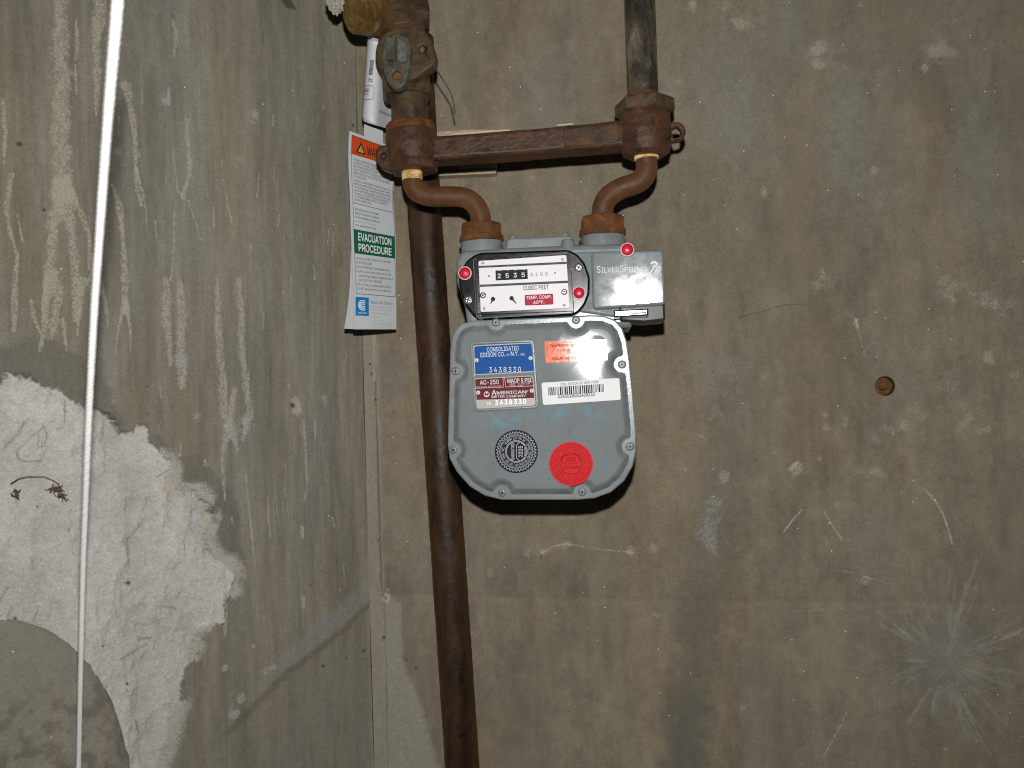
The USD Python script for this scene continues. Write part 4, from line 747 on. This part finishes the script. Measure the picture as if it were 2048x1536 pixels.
# radio box at the right: its lid leans a little upward and to the right
YM = 1.152
LID = plane(pt(1255, 560, YM), (-0.056, -1.0, -0.055))
lid = rrect([(1182.5, 503.5), (1326.5, 499.5), (1331.5, 609), (1185.5, 619)], 8)
obj('radio_base', extrude(rrect([(1150, 504), (1325, 499.5), (1331, 640), (1290, 643), (1150, 622)], 3), 1.168, 0.06, 0.003, back=True), 'module_grey', gm)
rb = obj('radio_box', extrude(lid, LID, 0.046, 0.0035, segs=4), 'module_grey', gm, label='grey box with white lettering and a streak emblem')
obj('radio_underside', extrude(rrect([(1238, 606), (1329, 602), (1331, 640), (1290, 645), (1240, 642)], 4), 1.1645, 0.05, 0.003, back=True), 'dark_grey', gm)
m = MB(); dl = (-0.056, -1.0, -0.055); dn = -np.asarray(dl) / np.linalg.norm(dl)
for ch, x0, x1, h in (('S', 1193.6, 1201, 13.5), ('ILVER', 1203, 1238, 10.2), ('S', 1240, 1247.5, 13.5), ('PRING', 1249.5, 1294.5, 10.2)):
    y0, y1 = 545.6 - (x0 - 1193) * 0.021, 545.6 - (x1 - 1193) * 0.021; text_px(m, ch, (x0, y0), (x1, y1), h, LID, dirn=dn)
obj('lettering', m.out(), 'print_white', rb)
m = MB(); text_px(m, 'NETWORKS', (1243, 550.5), (1281, 549.5), 4, LID, dirn=dn); obj('lettering', m.out(), 'print_pale', rb)
m = MB()
for pts, wd in (([(1285, 556), (1297, 549), (1305, 540), (1308, 530)], 2.6), ([(1288, 559), (1302, 552), (1312, 542), (1316, 533)], 2.4), ([(1290, 561), (1306, 554), (1316, 545), (1321, 536)], 2.0), ([(1303, 527), (1309, 524), (1314, 528)], 4), ([(1312, 531), (1321, 535)], 2.6), ([(1306, 533), (1314, 533)], 3)):
    m.add(*extrude(LineString(smooth_path(np.array(pts), 10)).buffer(wd / 2, quad_segs=3), LID, 0.0006, lift=0.0005, dirn=dn))
m.add(*extrude(Polygon(smooth_path(np.array([(1269, 563), (1274, 556), (1284, 555.5), (1296, 551), (1290, 560), (1282, 566), (1275, 570), (1269, 563.5)]), 24)).buffer(0), LID, 0.0006, lift=0.0005, dirn=dn))
obj('emblem', m.out(), 'print_white', rb)
obj('latch', extrude(rrect([(1227, 620), (1297, 616.5), (1297, 631), (1228, 635)], 1.5), 1.143, 0.02, 0.002), 'chrome', gm, label='bright metal latch under the radio box')
obj('latch_bar', extrude(rrect([(1232, 626), (1292, 623), (1292, 626.5), (1232, 629.5)], 1), 1.141, 0.004, 0.001), 'chrome', gm)
red_plug(1254.5, 499.5, 12.6, 1.146)
# name plates in their raised frame
frm = rrect([(940, 684), (1068, 679), (1078, 816), (948, 824)], 9)
obj('plate_frame', extrude(frm.difference(frm.buffer(-5.5, quad_segs=5)), YK - 0.0004, 0.005, 0.0012, segs=3, lift=0.0014), 'meter_grey', gm)
bp = rrect([(946.5, 691), (1064.5, 685), (1069.5, 744), (949, 750.5)], 5)
b1 = obj('name_plate', extrude(bp, YK, 0.003, lift=0.0004), 'plate_silver', gm, label='upper blue company plate with stamped number 3438330')
obj('blue_field', extrude(bp.buffer(-1.9), YK, 0.0012, lift=0.0008), 'plate_blue', b1)
def pw(x, base, s=-0.045): return base + (x - 1005) * s
m = MB()
for tx, x0, x1, yb, h in (('CONSOLIDATED', 974, 1038, 702.2, 8.6), ('EDISON CO.', 961.5, 1010, 712.6, 8.6), ('N.Y.', 1022, 1038, 712.6, 8.6), ('OF', 1013.5, 1019, 712.4, 4), ('INC.', 1041.5, 1051, 712.6, 4)): text_px(m, tx, (x0, pw(x0, yb)), (x1, pw(x1, yb)), h, YK, lift=0.001)
obj('plate_lettering', m.out(), 'print_white', b1)
m = MB()
for i, dgt in enumerate('3438330'): x = 978.5 + i * 9.6; text_px(m, dgt, (x, pw(x, 744.4, -.012)), (x + 6, pw(x + 6, 744.4, -.012)), 10.2, YK, lift=0.001)
obj('stamped_number', m.out(), 'print_white', b1)
rp = rrect([(948.5, 757), (1066, 751), (1071.5, 811), (953.5, 818)], 5)
b2 = obj('name_plate', extrude(rp, YK, 0.003, lift=0.0004), 'plate_silver', gm, label='lower red maker plate with silver strip at its foot')
redf = rp.buffer(-1.6).intersection(Polygon([(940, 740), (1080, 740), (1080, 795.2), (940, 800.2)]))
obj('red_field', extrude(redf, YK, 0.0012, lift=0.0008), 'plate_red', b2)
m = MB()
for pts in ([(951, 776.6), (1007, 774.2)], [(1007.2, 774.2), (1006, 754)], [(1011.5, 774), (1069, 771.6)], [(1011.2, 774), (1009.6, 754)]): m.add(*extrude(stroke(pts, .8), YK, 0.001, lift=0.001))
for tx, x0, x1, yb, h, bo in (('AC-250', 960, 998, 767.6, 8.4, True), ('MAOP 5 PSI', 1015, 1063.5, 766.4, 8.6, True), ('250 C.F.H. @ 1/2" DIFF.', 952.5, 1005, 774.5, 3.6, False), ('ANSI - CLASS 250', 1019, 1060, 770.2, 3.4, False), ('TEMP. COMP.', 1020, 1048, 774.6, 3.2, False),
                         ('A', 983.5, 993, 789.6, 10, True), ('MERICAN', 993.8, 1053, 788.4, 6.2, True), ('METER COMPANY', 983.5, 1052, 795.2, 4.4, True)): text_px(m, tx, (x0, pw(x0, yb, -.035)), (x1, pw(x1, yb, -.035)), h, YK, lift=0.001, bold=bo)
text_px(m, '®', (1053.5, 784), (1056.5, 783.8), 3, YK, lift=0.001)
m.add(*extrude(circ(973.5, 788.5, 5.8).difference(Polygon([(968.5, 786), (972, 785), (973.5, 789), (976, 785), (978.5, 785.6), (976, 791), (971, 791)])), YK, 0.001, lift=0.001))
obj('plate_lettering', m.out(), 'tag_paper', b2)
m = MB()
for i, dgt in enumerate('3438330'): x = 991 + i * 9.3; text_px(m, dgt, (x, pw(x, 809.2, -.04)), (x + 5.6, pw(x + 5.6, 809.2, -.04)), 9.4, YK, lift=0.001)
text_px(m, 'TA', (973, 809.6), (982, 809.2), 4, YK, lift=0.001)
obj('stamped_number', m.out(), 'stamp_silver', b2)
for x, y in ((953.5, 720.5), (1061.3, 716.3), (956.5, 785.3), (1063.5, 781.5)):
    c = pt(x, y, YK); R = metr(4.6, YK); rv = obj('rivet', lathe(c - [0, 0.0026, 0], c + [0, 0.001, 0], [(0, 0), (0.05, R * .55), (0.3, R * .85), (0.7, R), (1, R)], 20), 'sticker_white', gm)
    obj('rivet_dimple', lathe(c - [0, 0.0029, 0], c - [0, 0.002, 0], [(0, R * .30), (1, R * .32)], 12), 'print_grey', rv)
# stickers
so = obj('warning_sticker', extrude(Polygon([(1089, 682.5), (1213.6, 679), (1215, 720.5), (1090.5, 727)]), YK, 0.001, lift=0.0003), 'sticker_orange', gm, label='orange warning sticker')
m = MB()
for tx, x0, x1, yb, h in (('* TAMPERING WITH THIS METER IS', 1094.5, 1209, 694.6, 5), ('* punishable by fine and', 1115, 1196, 703.0, 4), ('or imprisonment', 1132, 1180, 709.2, 4), ('VIOLATORS WILL BE PROSECUTED', 1104.5, 1208, 720.2, 5)): text_px(m, tx, (x0, yb - (x0 - 1094) * .035), (x1, yb - (x1 - 1094) * .035), h, YK, lift=0.0004, bold=(h > 4.5))
obj('sticker_lettering', m.out(), 'seal_print', so)
sw = obj('barcode_sticker', extrude(rrect([(1083, 765.5), (1238.5, 756), (1241.8, 799.5), (1086, 810)], 4), YK, 0.001, lift=0.0004), 'sticker_white', gm, label='white sticker with bar code and number')
m = MB(); text_px(m, 'CON. EDISON OF NEW YORK', (1120.5, 771.5), (1197, 766.2), 5.2, YK, lift=0.0005); text_px(m, '024001M003438330', (1116, 796.6), (1190, 791.8), 7.4, YK, lift=0.0005, bold=True); obj('sticker_lettering', m.out(), 'print_black', sw)
m = MB(); rb_ = np.random.default_rng(6); x = 1096.0
while x < 1208:
    bwid = rb_.choice([1.2, 1.2, 2.2, 2.6]); y0 = 775.0 - (x - 1096) * .066
    m.add(*extrude(Polygon([(x, y0), (x + bwid, y0 - bwid * .066), (x + bwid + .9, y0 + 16 - bwid * .066), (x + .9, y0 + 16)]), YK, 0.0006, lift=0.0005)); x += bwid + rb_.choice([1.0, 1.4, 2.2])
obj('bar_code', m.out(), 'print_black', sw)
def seal(name, x, y, r, face, ink, year, turn, label):
    s = obj(name, extrude(circ(x, y, r, 16), YK, 0.001, lift=0.0003), face, gm, label=label)
    m = MB(); L = 0.0005
    n = 38; zz_ = [(x + r * (0.93 if k % 2 else 0.83) * math.cos(math.pi * k / n), y + r * (0.93 if k % 2 else 0.83) * math.sin(math.pi * k / n)) for k in range(2 * n)]
    m.add(*extrude(Polygon(zz_).exterior.buffer(0.5, quad_segs=2), YK, 0.0006, lift=L))
    for r0, wd in ((0.775, .8), (0.725, 0.6), (0.51, .9), (0.465, 1.0)): m.add(*extrude(circ(x, y, r * r0, 12).exterior.buffer(wd / 2, quad_segs=2), YK, 0.0006, lift=L))
    txt = 'CONSOLIDATED EDISON CO. OF NEW YORK INC.  NUMBER LOT NM 36  '
    for k, ch in enumerate(txt):
        if ch == ' ': continue
        a = turn + math.radians(55) + 2 * math.pi * k / len(txt); e = np.array([-math.sin(a), math.cos(a)]); c = np.array([x + r * .575 * math.cos(a), y + r * .575 * math.sin(a)]); wch = 1.0 if ch in 'I.' else 3.0
        text_px(m, ch, c - e * wch / 2, c + e * wch / 2, r * .10, YK, lift=L)
    e = np.array([math.cos(turn), math.sin(turn)]); up = np.array([e[1], -e[0]])
    c0 = np.array([x, y]) - up * r * .20
    pill = LineString([c0 - e * r * .22, c0 + e * r * .22]).buffer(r * .20, quad_segs=8).exterior.buffer(0.6)
    m.add(*extrude(pill, YK, 0.0006, lift=L))
    text_px(m, year, c0 - e * r * .26 - up * r * .10, c0 + e * r * .26 - up * r * .10, r * .20, YK, lift=L, bold=True)
    c1 = np.array([x, y]) + up * r * .10; text_px(m, 'INSPECTED', c1 - e * r * .38, c1 + e * r * .38, r * .13, YK, lift=L, bold=True)
    obj('seal_print', m.out(), ink, s)
seal('inspection_seal', 1032.8, 903, 43, 'seal_black', 'seal_white', '2025', -math.pi / 2, 'round black inspection sticker dated 2025')
seal('inspection_seal', 1142, 927.5, 44, 'seal_red', 'seal_print', '2020', math.pi - 0.05, 'round red inspection sticker dated 2020, upside down')

# ------------------------------------------------------------------ gas detector and its tag
t = thing('gas_detector', 'white plastic gas detector box mounted in the corner behind the valve', 'gas detector', pt(750, 254, 1.25))
def pl_(x, y, Y): return P(x, y, Y)
prof_b = np.array([[724, 1.262], [737, 1.254], [749, 1.259], [754, 1.266], [776, 1.302], [800, 1.33], [806, 1.34], [800, 1.355], [740, 1.345], [722, 1.305]])
def bp_(x, Y, f_):
    i = x + 12.5 - 12.5 * f_; y0 = 76 + (x - 740) * .30; y1 = 243 + (x - 724) * .28
    return pt(i, y0 + (y1 - y0) * f_, Y)
rings = []
for f_, sh, ys in ((0.0, 0.80, 80), (0.02, 0.93, 77.5), (0.05, 1.0, 83), (0.93, 1.0, 0), (0.985, 0.94, 0), (1.0, 0.82, 0)):
    ring = []
    for x, Y in prof_b:
        xt, xb = x + 12.5, x; y0 = 76 + (x - 740) * .30; y1 = 243 + (x - 724) * .28
        xx = xt + (xb - xt) * f_; yy = y0 + (y1 - y0) * f_
        ring.append(pt(xx, yy, Y))
    ring = np.array(ring); c = ring.mean(0); ring = c + (ring - c) * sh; rings.append(ring)
def densify(ring, n=60):
    from scipy.interpolate import splprep
    r = np.vstack([ring, ring[:1]]); tt = np.r_[0, np.cumsum(np.linalg.norm(np.diff(r, axis=0), axis=1))]
    u = np.linspace(0, tt[-1], n, endpoint=False); o = np.stack([np.interp(u, tt, r[:, k]) for k in range(3)], 1)
    for _ in range(2): o = 0.25 * np.roll(o, 1, 0) + 0.5 * o + 0.25 * np.roll(o, -1, 0)
    return o
rings = [densify(r) for r in rings]
bx = obj('box', strip(rings).out(), 'white_plastic', t, smooth=50)
obj('top_post', tube([pt(752, 82, 1.255), pt(753, 50, 1.257)], metr(9, 1.25), 10), 'white_plastic', t)
# print on its two faces
side = plane(bp_(737, 1.2545, .5), np.cross(bp_(749, 1.259, .5) - bp_(737, 1.254, .5), bp_(737, 1.254, .8) - bp_(737, 1.254, .2)))
sd_ = np.array([0.1, 1.0, 0]) 
m = MB()
for k, (y, h) in enumerate(((120, 1.4), (122.4, 1), (124.6, 1.8), (127.6, 1), (130, 1.6), (133, 1), (135, 2), (138, 1), (140, 1.4), (142.6, 1.2), (145, 1.8), (148, 1))): m.add(*extrude(Polygon([(741.5 - k * .3, y), (749 - k * .3, y + 1.6), (749 - k * .3, y + 1.6 + h), (741.5 - k * .3, y + h)]), side, 0.0004, lift=0.0012, dirn=sd_))
text_px(m, 'MADE IN', (737, 159), (746, 161), 2.2, side, lift=0.0012, dirn=sd_); text_px(m, 'PL 2023', (737, 163), (746, 165), 2.2, side, lift=0.0012, dirn=sd_)
for x0, wd in ((729, 1.2), (731, 2.4), (734.4, 1.6), (737, .9)): m.add(*extrude(Polygon([(x0, 177.5), (x0 + wd, 177.8), (x0 + wd - .4, 184), (x0 - .4, 183.7)]), side, 0.0004, lift=0.0012, dirn=sd_))
text_px(m, 'CE 0370', (728, 188.6), (737, 190), 2.4, side, lift=0.0012, dirn=sd_)
m.add(*extrude(stroke([(728, 171), (745, 172.4), (748.5, 175), (748, 197), (745, 200), (728, 199)], .6), side, 0.0004, lift=0.0012, dirn=sd_))
obj('printed_label', m.out(), 'print_grey', bx)
fr = plane(bp_(765, 1.284, .8), np.cross(bp_(776, 1.302, .8) - bp_(754, 1.266, .8), bp_(765, 1.284, .95) - bp_(765, 1.284, .5)))
fd = np.array([-0.6, 0.8, 0])
m = MB(); text_px(m, 'Natural Gas', (757, 225), (796, 240), 6, fr, lift=0.0012, dirn=fd); m.add(*extrude(circ(778, 214, 4).difference(circ(778, 214, 2.4)), fr, 0.0004, lift=0.0012, dirn=fd)); text_px(m, 'conEd', (783, 217), (796, 222), 4, fr, lift=0.0012, dirn=fd)
obj('front_lettering', m.out(), 'print_grey', bx)
# hanging warning tags: sheets nearly parallel to the left wall
def sheet(off, left, right, wave):
    """Surface of a hanging sheet: u across (0..1), v down (0..1) -> point and outward normal."""
    pl0 = plane((CORNER[0] + LN[0] * off, CORNER[1] + LN[1] * off, 0), LN); left, right = np.asarray(left, float), np.asarray(right, float)
    def S(u, v):
        u, v = np.asarray(u, float), np.asarray(v, float)
        lx, ly, rx, ry = (np.interp(v, left[:, 2], left[:, 0]), np.interp(v, left[:, 2], left[:, 1]), np.interp(v, right[:, 2], right[:, 0]), np.interp(v, right[:, 2], right[:, 1]))
        x, y = lx + (rx - lx) * u, ly + (ry - ly) * u
        d = rays(x, y); t_ = ((pl0[0] - C) @ LN) / (d @ LN)
        return C + d * (t_ + wave(u, v))[..., None]
    return S
def curve_edge(pts, n=24):
    pts = np.asarray(pts, float); from scipy.interpolate import PchipInterpolator
    v = np.linspace(0, 1, n); return np.stack([PchipInterpolator(pts[:, 2], pts[:, 0])(v), PchipInterpolator(pts[:, 2], pts[:, 1])(v), v], 1)
fl_ = curve_edge([(698.7, 261.5, 0), (696.6, 318, .143), (697.5, 345, .21), (700, 397, .343), (701.5, 460, .50), (704, 520, .652), (707, 590, .829), (707, 658.5, 1)])
fr_ = curve_edge([(788, 295, 0), (788.5, 345, .143), (788.5, 362, .185), (785.5, 392, .267), (787.5, 421, .347), (790.5, 462, .46), (791.5, 519, .62), (792.3, 590, .81), (792.6, 658.5, 1)])
FS = sheet(0.085, fl_, fr_, lambda u, v: -0.004 * np.sin(v * 7.0) + 0.006 * (u - .5) ** 2 - 0.008 * v)
rl_ = curve_edge([(706, 480, 0), (702.5, 500, .12), (699.5, 573, .53), (688.3, 657.5, 1)], 16); rr_ = curve_edge([(770, 482, 0), (770, 510, .12), (772, 575, .53), (778, 661, 1)], 16)
RS = sheet(0.066, rl_, rr_, lambda u, v: -0.003 * np.sin(v * 3.0))
def on_sheet(S, v, lift):
    """v: (n,3) with x = u, y = v, z = 0/1 top flag -> points slightly proud of the sheet on the viewer's side."""
    p = S(v[:, 0], v[:, 1]); return p + LN * lift
def sheet_mesh(S, nu=14, nv=60, thick=0.0004):
    u, v = np.meshgrid(np.linspace(0, 1, nu), np.linspace(0, 1, nv)); p = S(u.ravel(), v.ravel()); i = np.arange(nu * nv).reshape(nv, nu)
    q = np.stack([i[:-1, :-1].ravel(), i[:-1, 1:].ravel(), i[1:, 1:].ravel(), i[1:, :-1].ravel()], 1); n_ = nu * nv
    edge = np.r_[i[0], i[1:, -1], i[-1, -2::-1], i[-2:0:-1, 0]]; e2 = np.roll(edge, -1)
    Q = np.vstack([q, q[:, ::-1] + n_, np.stack([edge, e2, e2 + n_, edge + n_], 1)])
    return np.vstack([p, p - LN * thick]), np.vstack([Q[:, [0, 1, 2]], Q[:, [0, 2, 3]]])
TW, TH = 90.0, 380.0            # the sheet's own units
def patch(m, S, x0, y0, x1, y1, lift, nu=10, nv=10):
    u, v = np.meshgrid(np.linspace(x0, x1, nu) / TW, np.linspace(y0, y1, nv) / TH); p = S(u.ravel(), v.ravel()) + LN * lift; i = np.arange(nu * nv).reshape(nv, nu)
    m.add(p, np.stack([i[:-1, :-1].ravel(), i[:-1, 1:].ravel(), i[1:, 1:].ravel(), i[1:, :-1].ravel()], 1)); return m
def words(m, S, text, x, y, wid, h, lift=0.0008, bold=False):
    v, f = glyphs(text, bold); x0, x1 = v[:, 0].min(), v[:, 0].max(); V = np.stack([(x + (v[:, 0] - x0) / (x1 - x0) * wid) / TW, (y - v[:, 1] * h) / TH], 1)
    top_ = v[:, 2] > 0.03; f = f[top_[f].all(1)]; m.add(S(V[:, 0], V[:, 1]) + LN * lift, f); return m
tg = thing('warning_tag', 'white warning tag with orange header hanging below the gas detector', 'tag', FS(0.5, 1.0))
sh = obj('tag_sheet', sheet_mesh(FS), 'tag_paper', tg, smooth=True)
m = MB(); patch(m, FS, 6, 7, 88, 43, 0.0005); obj('orange_header', m.out(), 'tag_orange', tg, smooth=True)
m = MB(); tri = Polygon([(16, 36), (24, 17), (32, 36)]).buffer(1.2, quad_segs=3)
def flat(m, S, poly, lift):
    for g in getattr(poly, 'geoms', [poly]):
        v2, f2 = trimesh.creation.triangulate_polygon(g, engine='earcut'); m.add(S(v2[:, 0] / TW, v2[:, 1] / TH) + LN * lift, f2)
flat(m, FS, tri, 0.0008); obj('warning_triangle', m.out(), 'print_black', tg); m = MB(); flat(m, FS, Polygon([(18.4, 34.6), (24, 20.8), (29.6, 34.6)]), 0.0010); obj('warning_triangle', m.out(), 'tag_yellow', tg)
m = MB(); words(m, FS, '!', 23, 33.4, 1.8, 9, 0.0012, True); words(m, FS, 'WARNING', 36, 35, 48, 15, 0.0008, True)
T1 = ['This device detects the presence of natural gas that', 'can IGNITE or EXPLODE, CAUSING INJURY OR', 'DEATH. NEVER IGNORE ANY ALARM.', 'DO NOT TAMPER WITH THIS DEVICE OR TRY TO', 'MOVE OR RELOCATE THE GAS DETECTOR FROM WHERE', 'IT IS INSTALLED.', 'Doing so could disable this device, cause it to', 'malfunction, and/or result in serious injury or death.', 'A yellow blinking light indicates that the Gas Detector', 'may not be functioning properly or that its battery may', 'be running low. CONTACT CON EDISON IMMEDIATELY', 'AT THE PHONE NUMBER BELOW IF YOU OBSERVE A', 'YELLOW BLINKING LIGHT.']
yy = 54.0
for i, s_ in enumerate(T1):
    words(m, FS, s_, 9, yy, min(76, len(s_) * 1.62), 4.6, 0.0007); yy += 6.4 if i != 5 else 7.6
for i, s_ in enumerate(['Read and follow the other important', 'Safety Information & Materials', 'for this Gas Detector available at']): words(m, FS, s_, 9, 150 + i * 7.6, 49, 4.6)
words(m, FS, 'or by scanning the QR code', 9, 150 + 4 * 7.6, 42, 4.6)
T2 = ['If at any time you SMELL NATURAL GAS or THE ALARM', 'ON THIS DEVICE SOUNDS:', '1. EVACUATE IMMEDIATELY and take others with you.', '2. Do NOT use a phone, light a match, or turn on or off', '    any light switches, flashlights, or appliances. Doing so', '    could IGNITE a FIRE or EXPLOSION.', '3. CALL 911 once you are safely outside the premises.', '4. Do NOT reenter until told to do so by authorities.']
for i, s_ in enumerate(T2): words(m, FS, s_.strip(), 7 if s_[0] != ' ' else 11, 245 + i * 8.4, min(72, len(s_.strip()) * 1.5), 4.6)
obj('tag_lettering', m.out(), 'print_black', tg)
m = MB(); words(m, FS, 'conEd.com/GasDetector', 9, 150 + 3 * 7.6, 46, 4.6); obj('tag_link', m.out(), 'text_cyan', tg)
m = MB(); patch(m, FS, 6, 136.5, 88, 137.5, 0.0005); patch(m, FS, 5.2, 6, 6, 312, 0.0005, 2, 60); patch(m, FS, 87.6, 6, 88.4, 312, 0.0005, 2, 60); patch(m, FS, 5.2, 311.4, 88.4, 312.4, 0.0005); patch(m, FS, 5.2, 6, 88.4, 7, 0.0006); obj('tag_rules', m.out(), 'print_black', tg)
m = MB(); patch(m, FS, 6, 187, 87.6, 234, 0.0005); obj('green_band', m.out(), 'tag_green', tg, smooth=True)
m = MB(); words(m, FS, 'EVACUATION', 14, 207.5, 67, 14.5, 0.0009, True); words(m, FS, 'PROCEDURE', 14, 228.5, 67, 14.5, 0.0009, True); obj('band_lettering', m.out(), 'print_white', tg)
m = MB(); patch(m, FS, 4, 318, 32, 354, 0.0005); obj('logo_square', m.out(), 'tag_blue', tg, smooth=True)
m = MB()
for k, (rx_, ry_) in enumerate(((9, 9), (6, 5.6), (3, 2.2))):
    arc = [(24, 333.5 - ry_)] + [(17 - rx_ * .75 * math.sin(a), 333.5 - ry_ * math.cos(a)) for a in np.linspace(0, math.pi, 12)] + [(24, 333.5 + ry_)]
    flat(m, FS, LineString(arc).buffer(0.95, cap_style='flat', quad_segs=3), 0.0008)
words(m, FS, 'conEdison', 8.5, 350, 19, 4, 0.0008); obj('logo', m.out(), 'print_white', tg)
m = MB(); words(m, FS, 'Natural Gas Detector', 36, 329, 47, 6); obj('tag_lettering', m.out(), 'text_blue', tg)
m = MB()
for s_, y_, w_ in (('For information or questions, call', 336.5, 44), ('Con Edison at 1-800-75-CONED', 342.5, 44), ('Manufactured in compliance', 350, 36), ('FCC ID and IC', 357, 22), ('5570300-1 RoHS', 364.5, 24), ('This device complies with part 15', 370.5, 46), ('of the FCC rules, 047 1025 100', 376, 44)): words(m, FS, s_, 36, y_, w_, 3.6)
obj('tag_lettering', m.out(), 'print_pale', tg)
tab = rrect([(728.3, 248), (766, 262), (766, 290), (728.5, 276)], 1)
obj('hanging_tab', extrude(tab, plane((CORNER[0] + LN[0] * .079, CORNER[1] + LN[1] * .079, 0), LN), 0.0006, dirn=(-LN[0], -LN[1], 0), back=True), 'tag_paper', tg)
t2 = thing('warning_tag', 'second white tag peeking out behind the front warning tag', 'tag', RS(0.5, 1.0))
obj('tag_sheet', sheet_mesh(RS, 10, 24), 'tag_paper', t2, smooth=True)
m = MB(); patch(m, RS, 14, 248, 40, 321, 0.0005); obj('logo_square', m.out(), 'tag_blue', t2)
m = MB(); patch(m, RS, 11, 40, 12, 236, 0.0005, 2, 30); patch(m, RS, 11, 235, 60, 237, 0.0005); obj('tag_rules', m.out(), 'print_black', t2)

# ------------------------------------------------------------------ rope in front of the left wall
kx = [(238, -70, .485), (235, 0, .50), (226, 110, .53), (216, 230, .565), (207, 350, .605), (198, 480, .645), (189, 610, .69), (182, 740, .735), (176, 870, .785), (171, 1000, .84), (166, 1130, .895), (163, 1260, .945), (160, 1390, .99), (157, 1536, 1.03), (155, 1620, 1.045)]
d_ = rays(np.array([k[0] for k in kx]), np.array([k[1] for k in kx])); d_ = C + d_ * np.array([k[2] for k in kx])[:, None]
path = smooth_path(d_, 420); L = np.r_[0, np.cumsum(np.linalg.norm(np.diff(path, axis=0), axis=1))]
T = np.gradient(path, axis=0); T /= np.linalg.norm(T, axis=1, keepdims=True); xa = np.cross(T, [0, 1.0, 0]); xa /= np.linalg.norm(xa, axis=1, keepdims=True); ya = np.cross(T, xa)
rope = thing('rope', 'thin white twisted rope hanging in front of the left wall', 'rope', path[-1])
for k in range(3):
    ph = 2 * math.pi * (L / 0.016 + k / 3); obj('strand', tube(path + 0.0009 * (np.cos(ph)[:, None] * xa + np.sin(ph)[:, None] * ya), 0.0021 * (1 + 0.14 * (meshkit.noise(np.stack([L * 60 + 9 * k, L * 0, L * 0], 1), 3) - .5)), 10), 'rope_white', rope, smooth=True)

# ------------------------------------------------------------------ dry bits stuck to the plaster
off = plane((CORNER[0] + LN[0] * 0.001, CORNER[1] + LN[1] * 0.001, 0), LN)
t = thing('dry_stalk', 'thin curved dry stalk with a brown tuft stuck on the pale plaster', 'debris', P(110.0, 985.0, off))
stem = P(np.array([20, 28, 40, 55, 70, 86, 98, 108, 116, 120.]), np.array([967, 962, 955.5, 953, 952, 953, 957, 962, 969, 976.]), off) + LN * 0.003
obj('stalk', tube(smooth_path(stem, 40), np.linspace(0.0006, 0.00035, 40), 7), 'dry_brown', t)
def tuft(cx, cy, n, sx, sy, seed):
    g = np.random.default_rng(seed); m = MB()
    for _ in range(n):
        x, y = cx + g.normal(0, sx), cy + g.normal(0, sy); L_ = g.uniform(4, 13); a = g.uniform(0, 6.28); b = g.normal(0, .6)
        q = P(np.array([x, x + L_ * .5 * math.cos(a), x + L_ * math.cos(a + b)]), np.array([y, y + L_ * .5 * math.sin(a), y + L_ * math.sin(a + b)]), off) + LN * np.array([0.001, 0.004, 0.002])[:, None]
        m.add(*tube(smooth_path(q, 6), g.uniform(0.0003, 0.0006), 5))
    for _ in range(n // 4):
        c = P(cx + g.normal(0, sx * .7), cy + g.normal(0, sy * .7), off) + LN * 0.002; s_ = trimesh.creation.icosphere(1, g.uniform(0.0012, 0.0026)); m.add(s_.vertices * [1, 1, .7] + c, s_.faces)
    return m.out()
obj('tuft', tuft(111, 978, 22, 6, 4, 5), 'dry_brown', t); obj('tuft', tuft(121, 990, 12, 4, 3, 6), 'dry_brown', t)
c_ = obj('dry_crumb', tuft(32, 985, 14, 2.6, 5, 7), 'dry_brown'); tag(c_, 'small dark crumb of dirt on the pale plaster left of the stalk', 'debris')
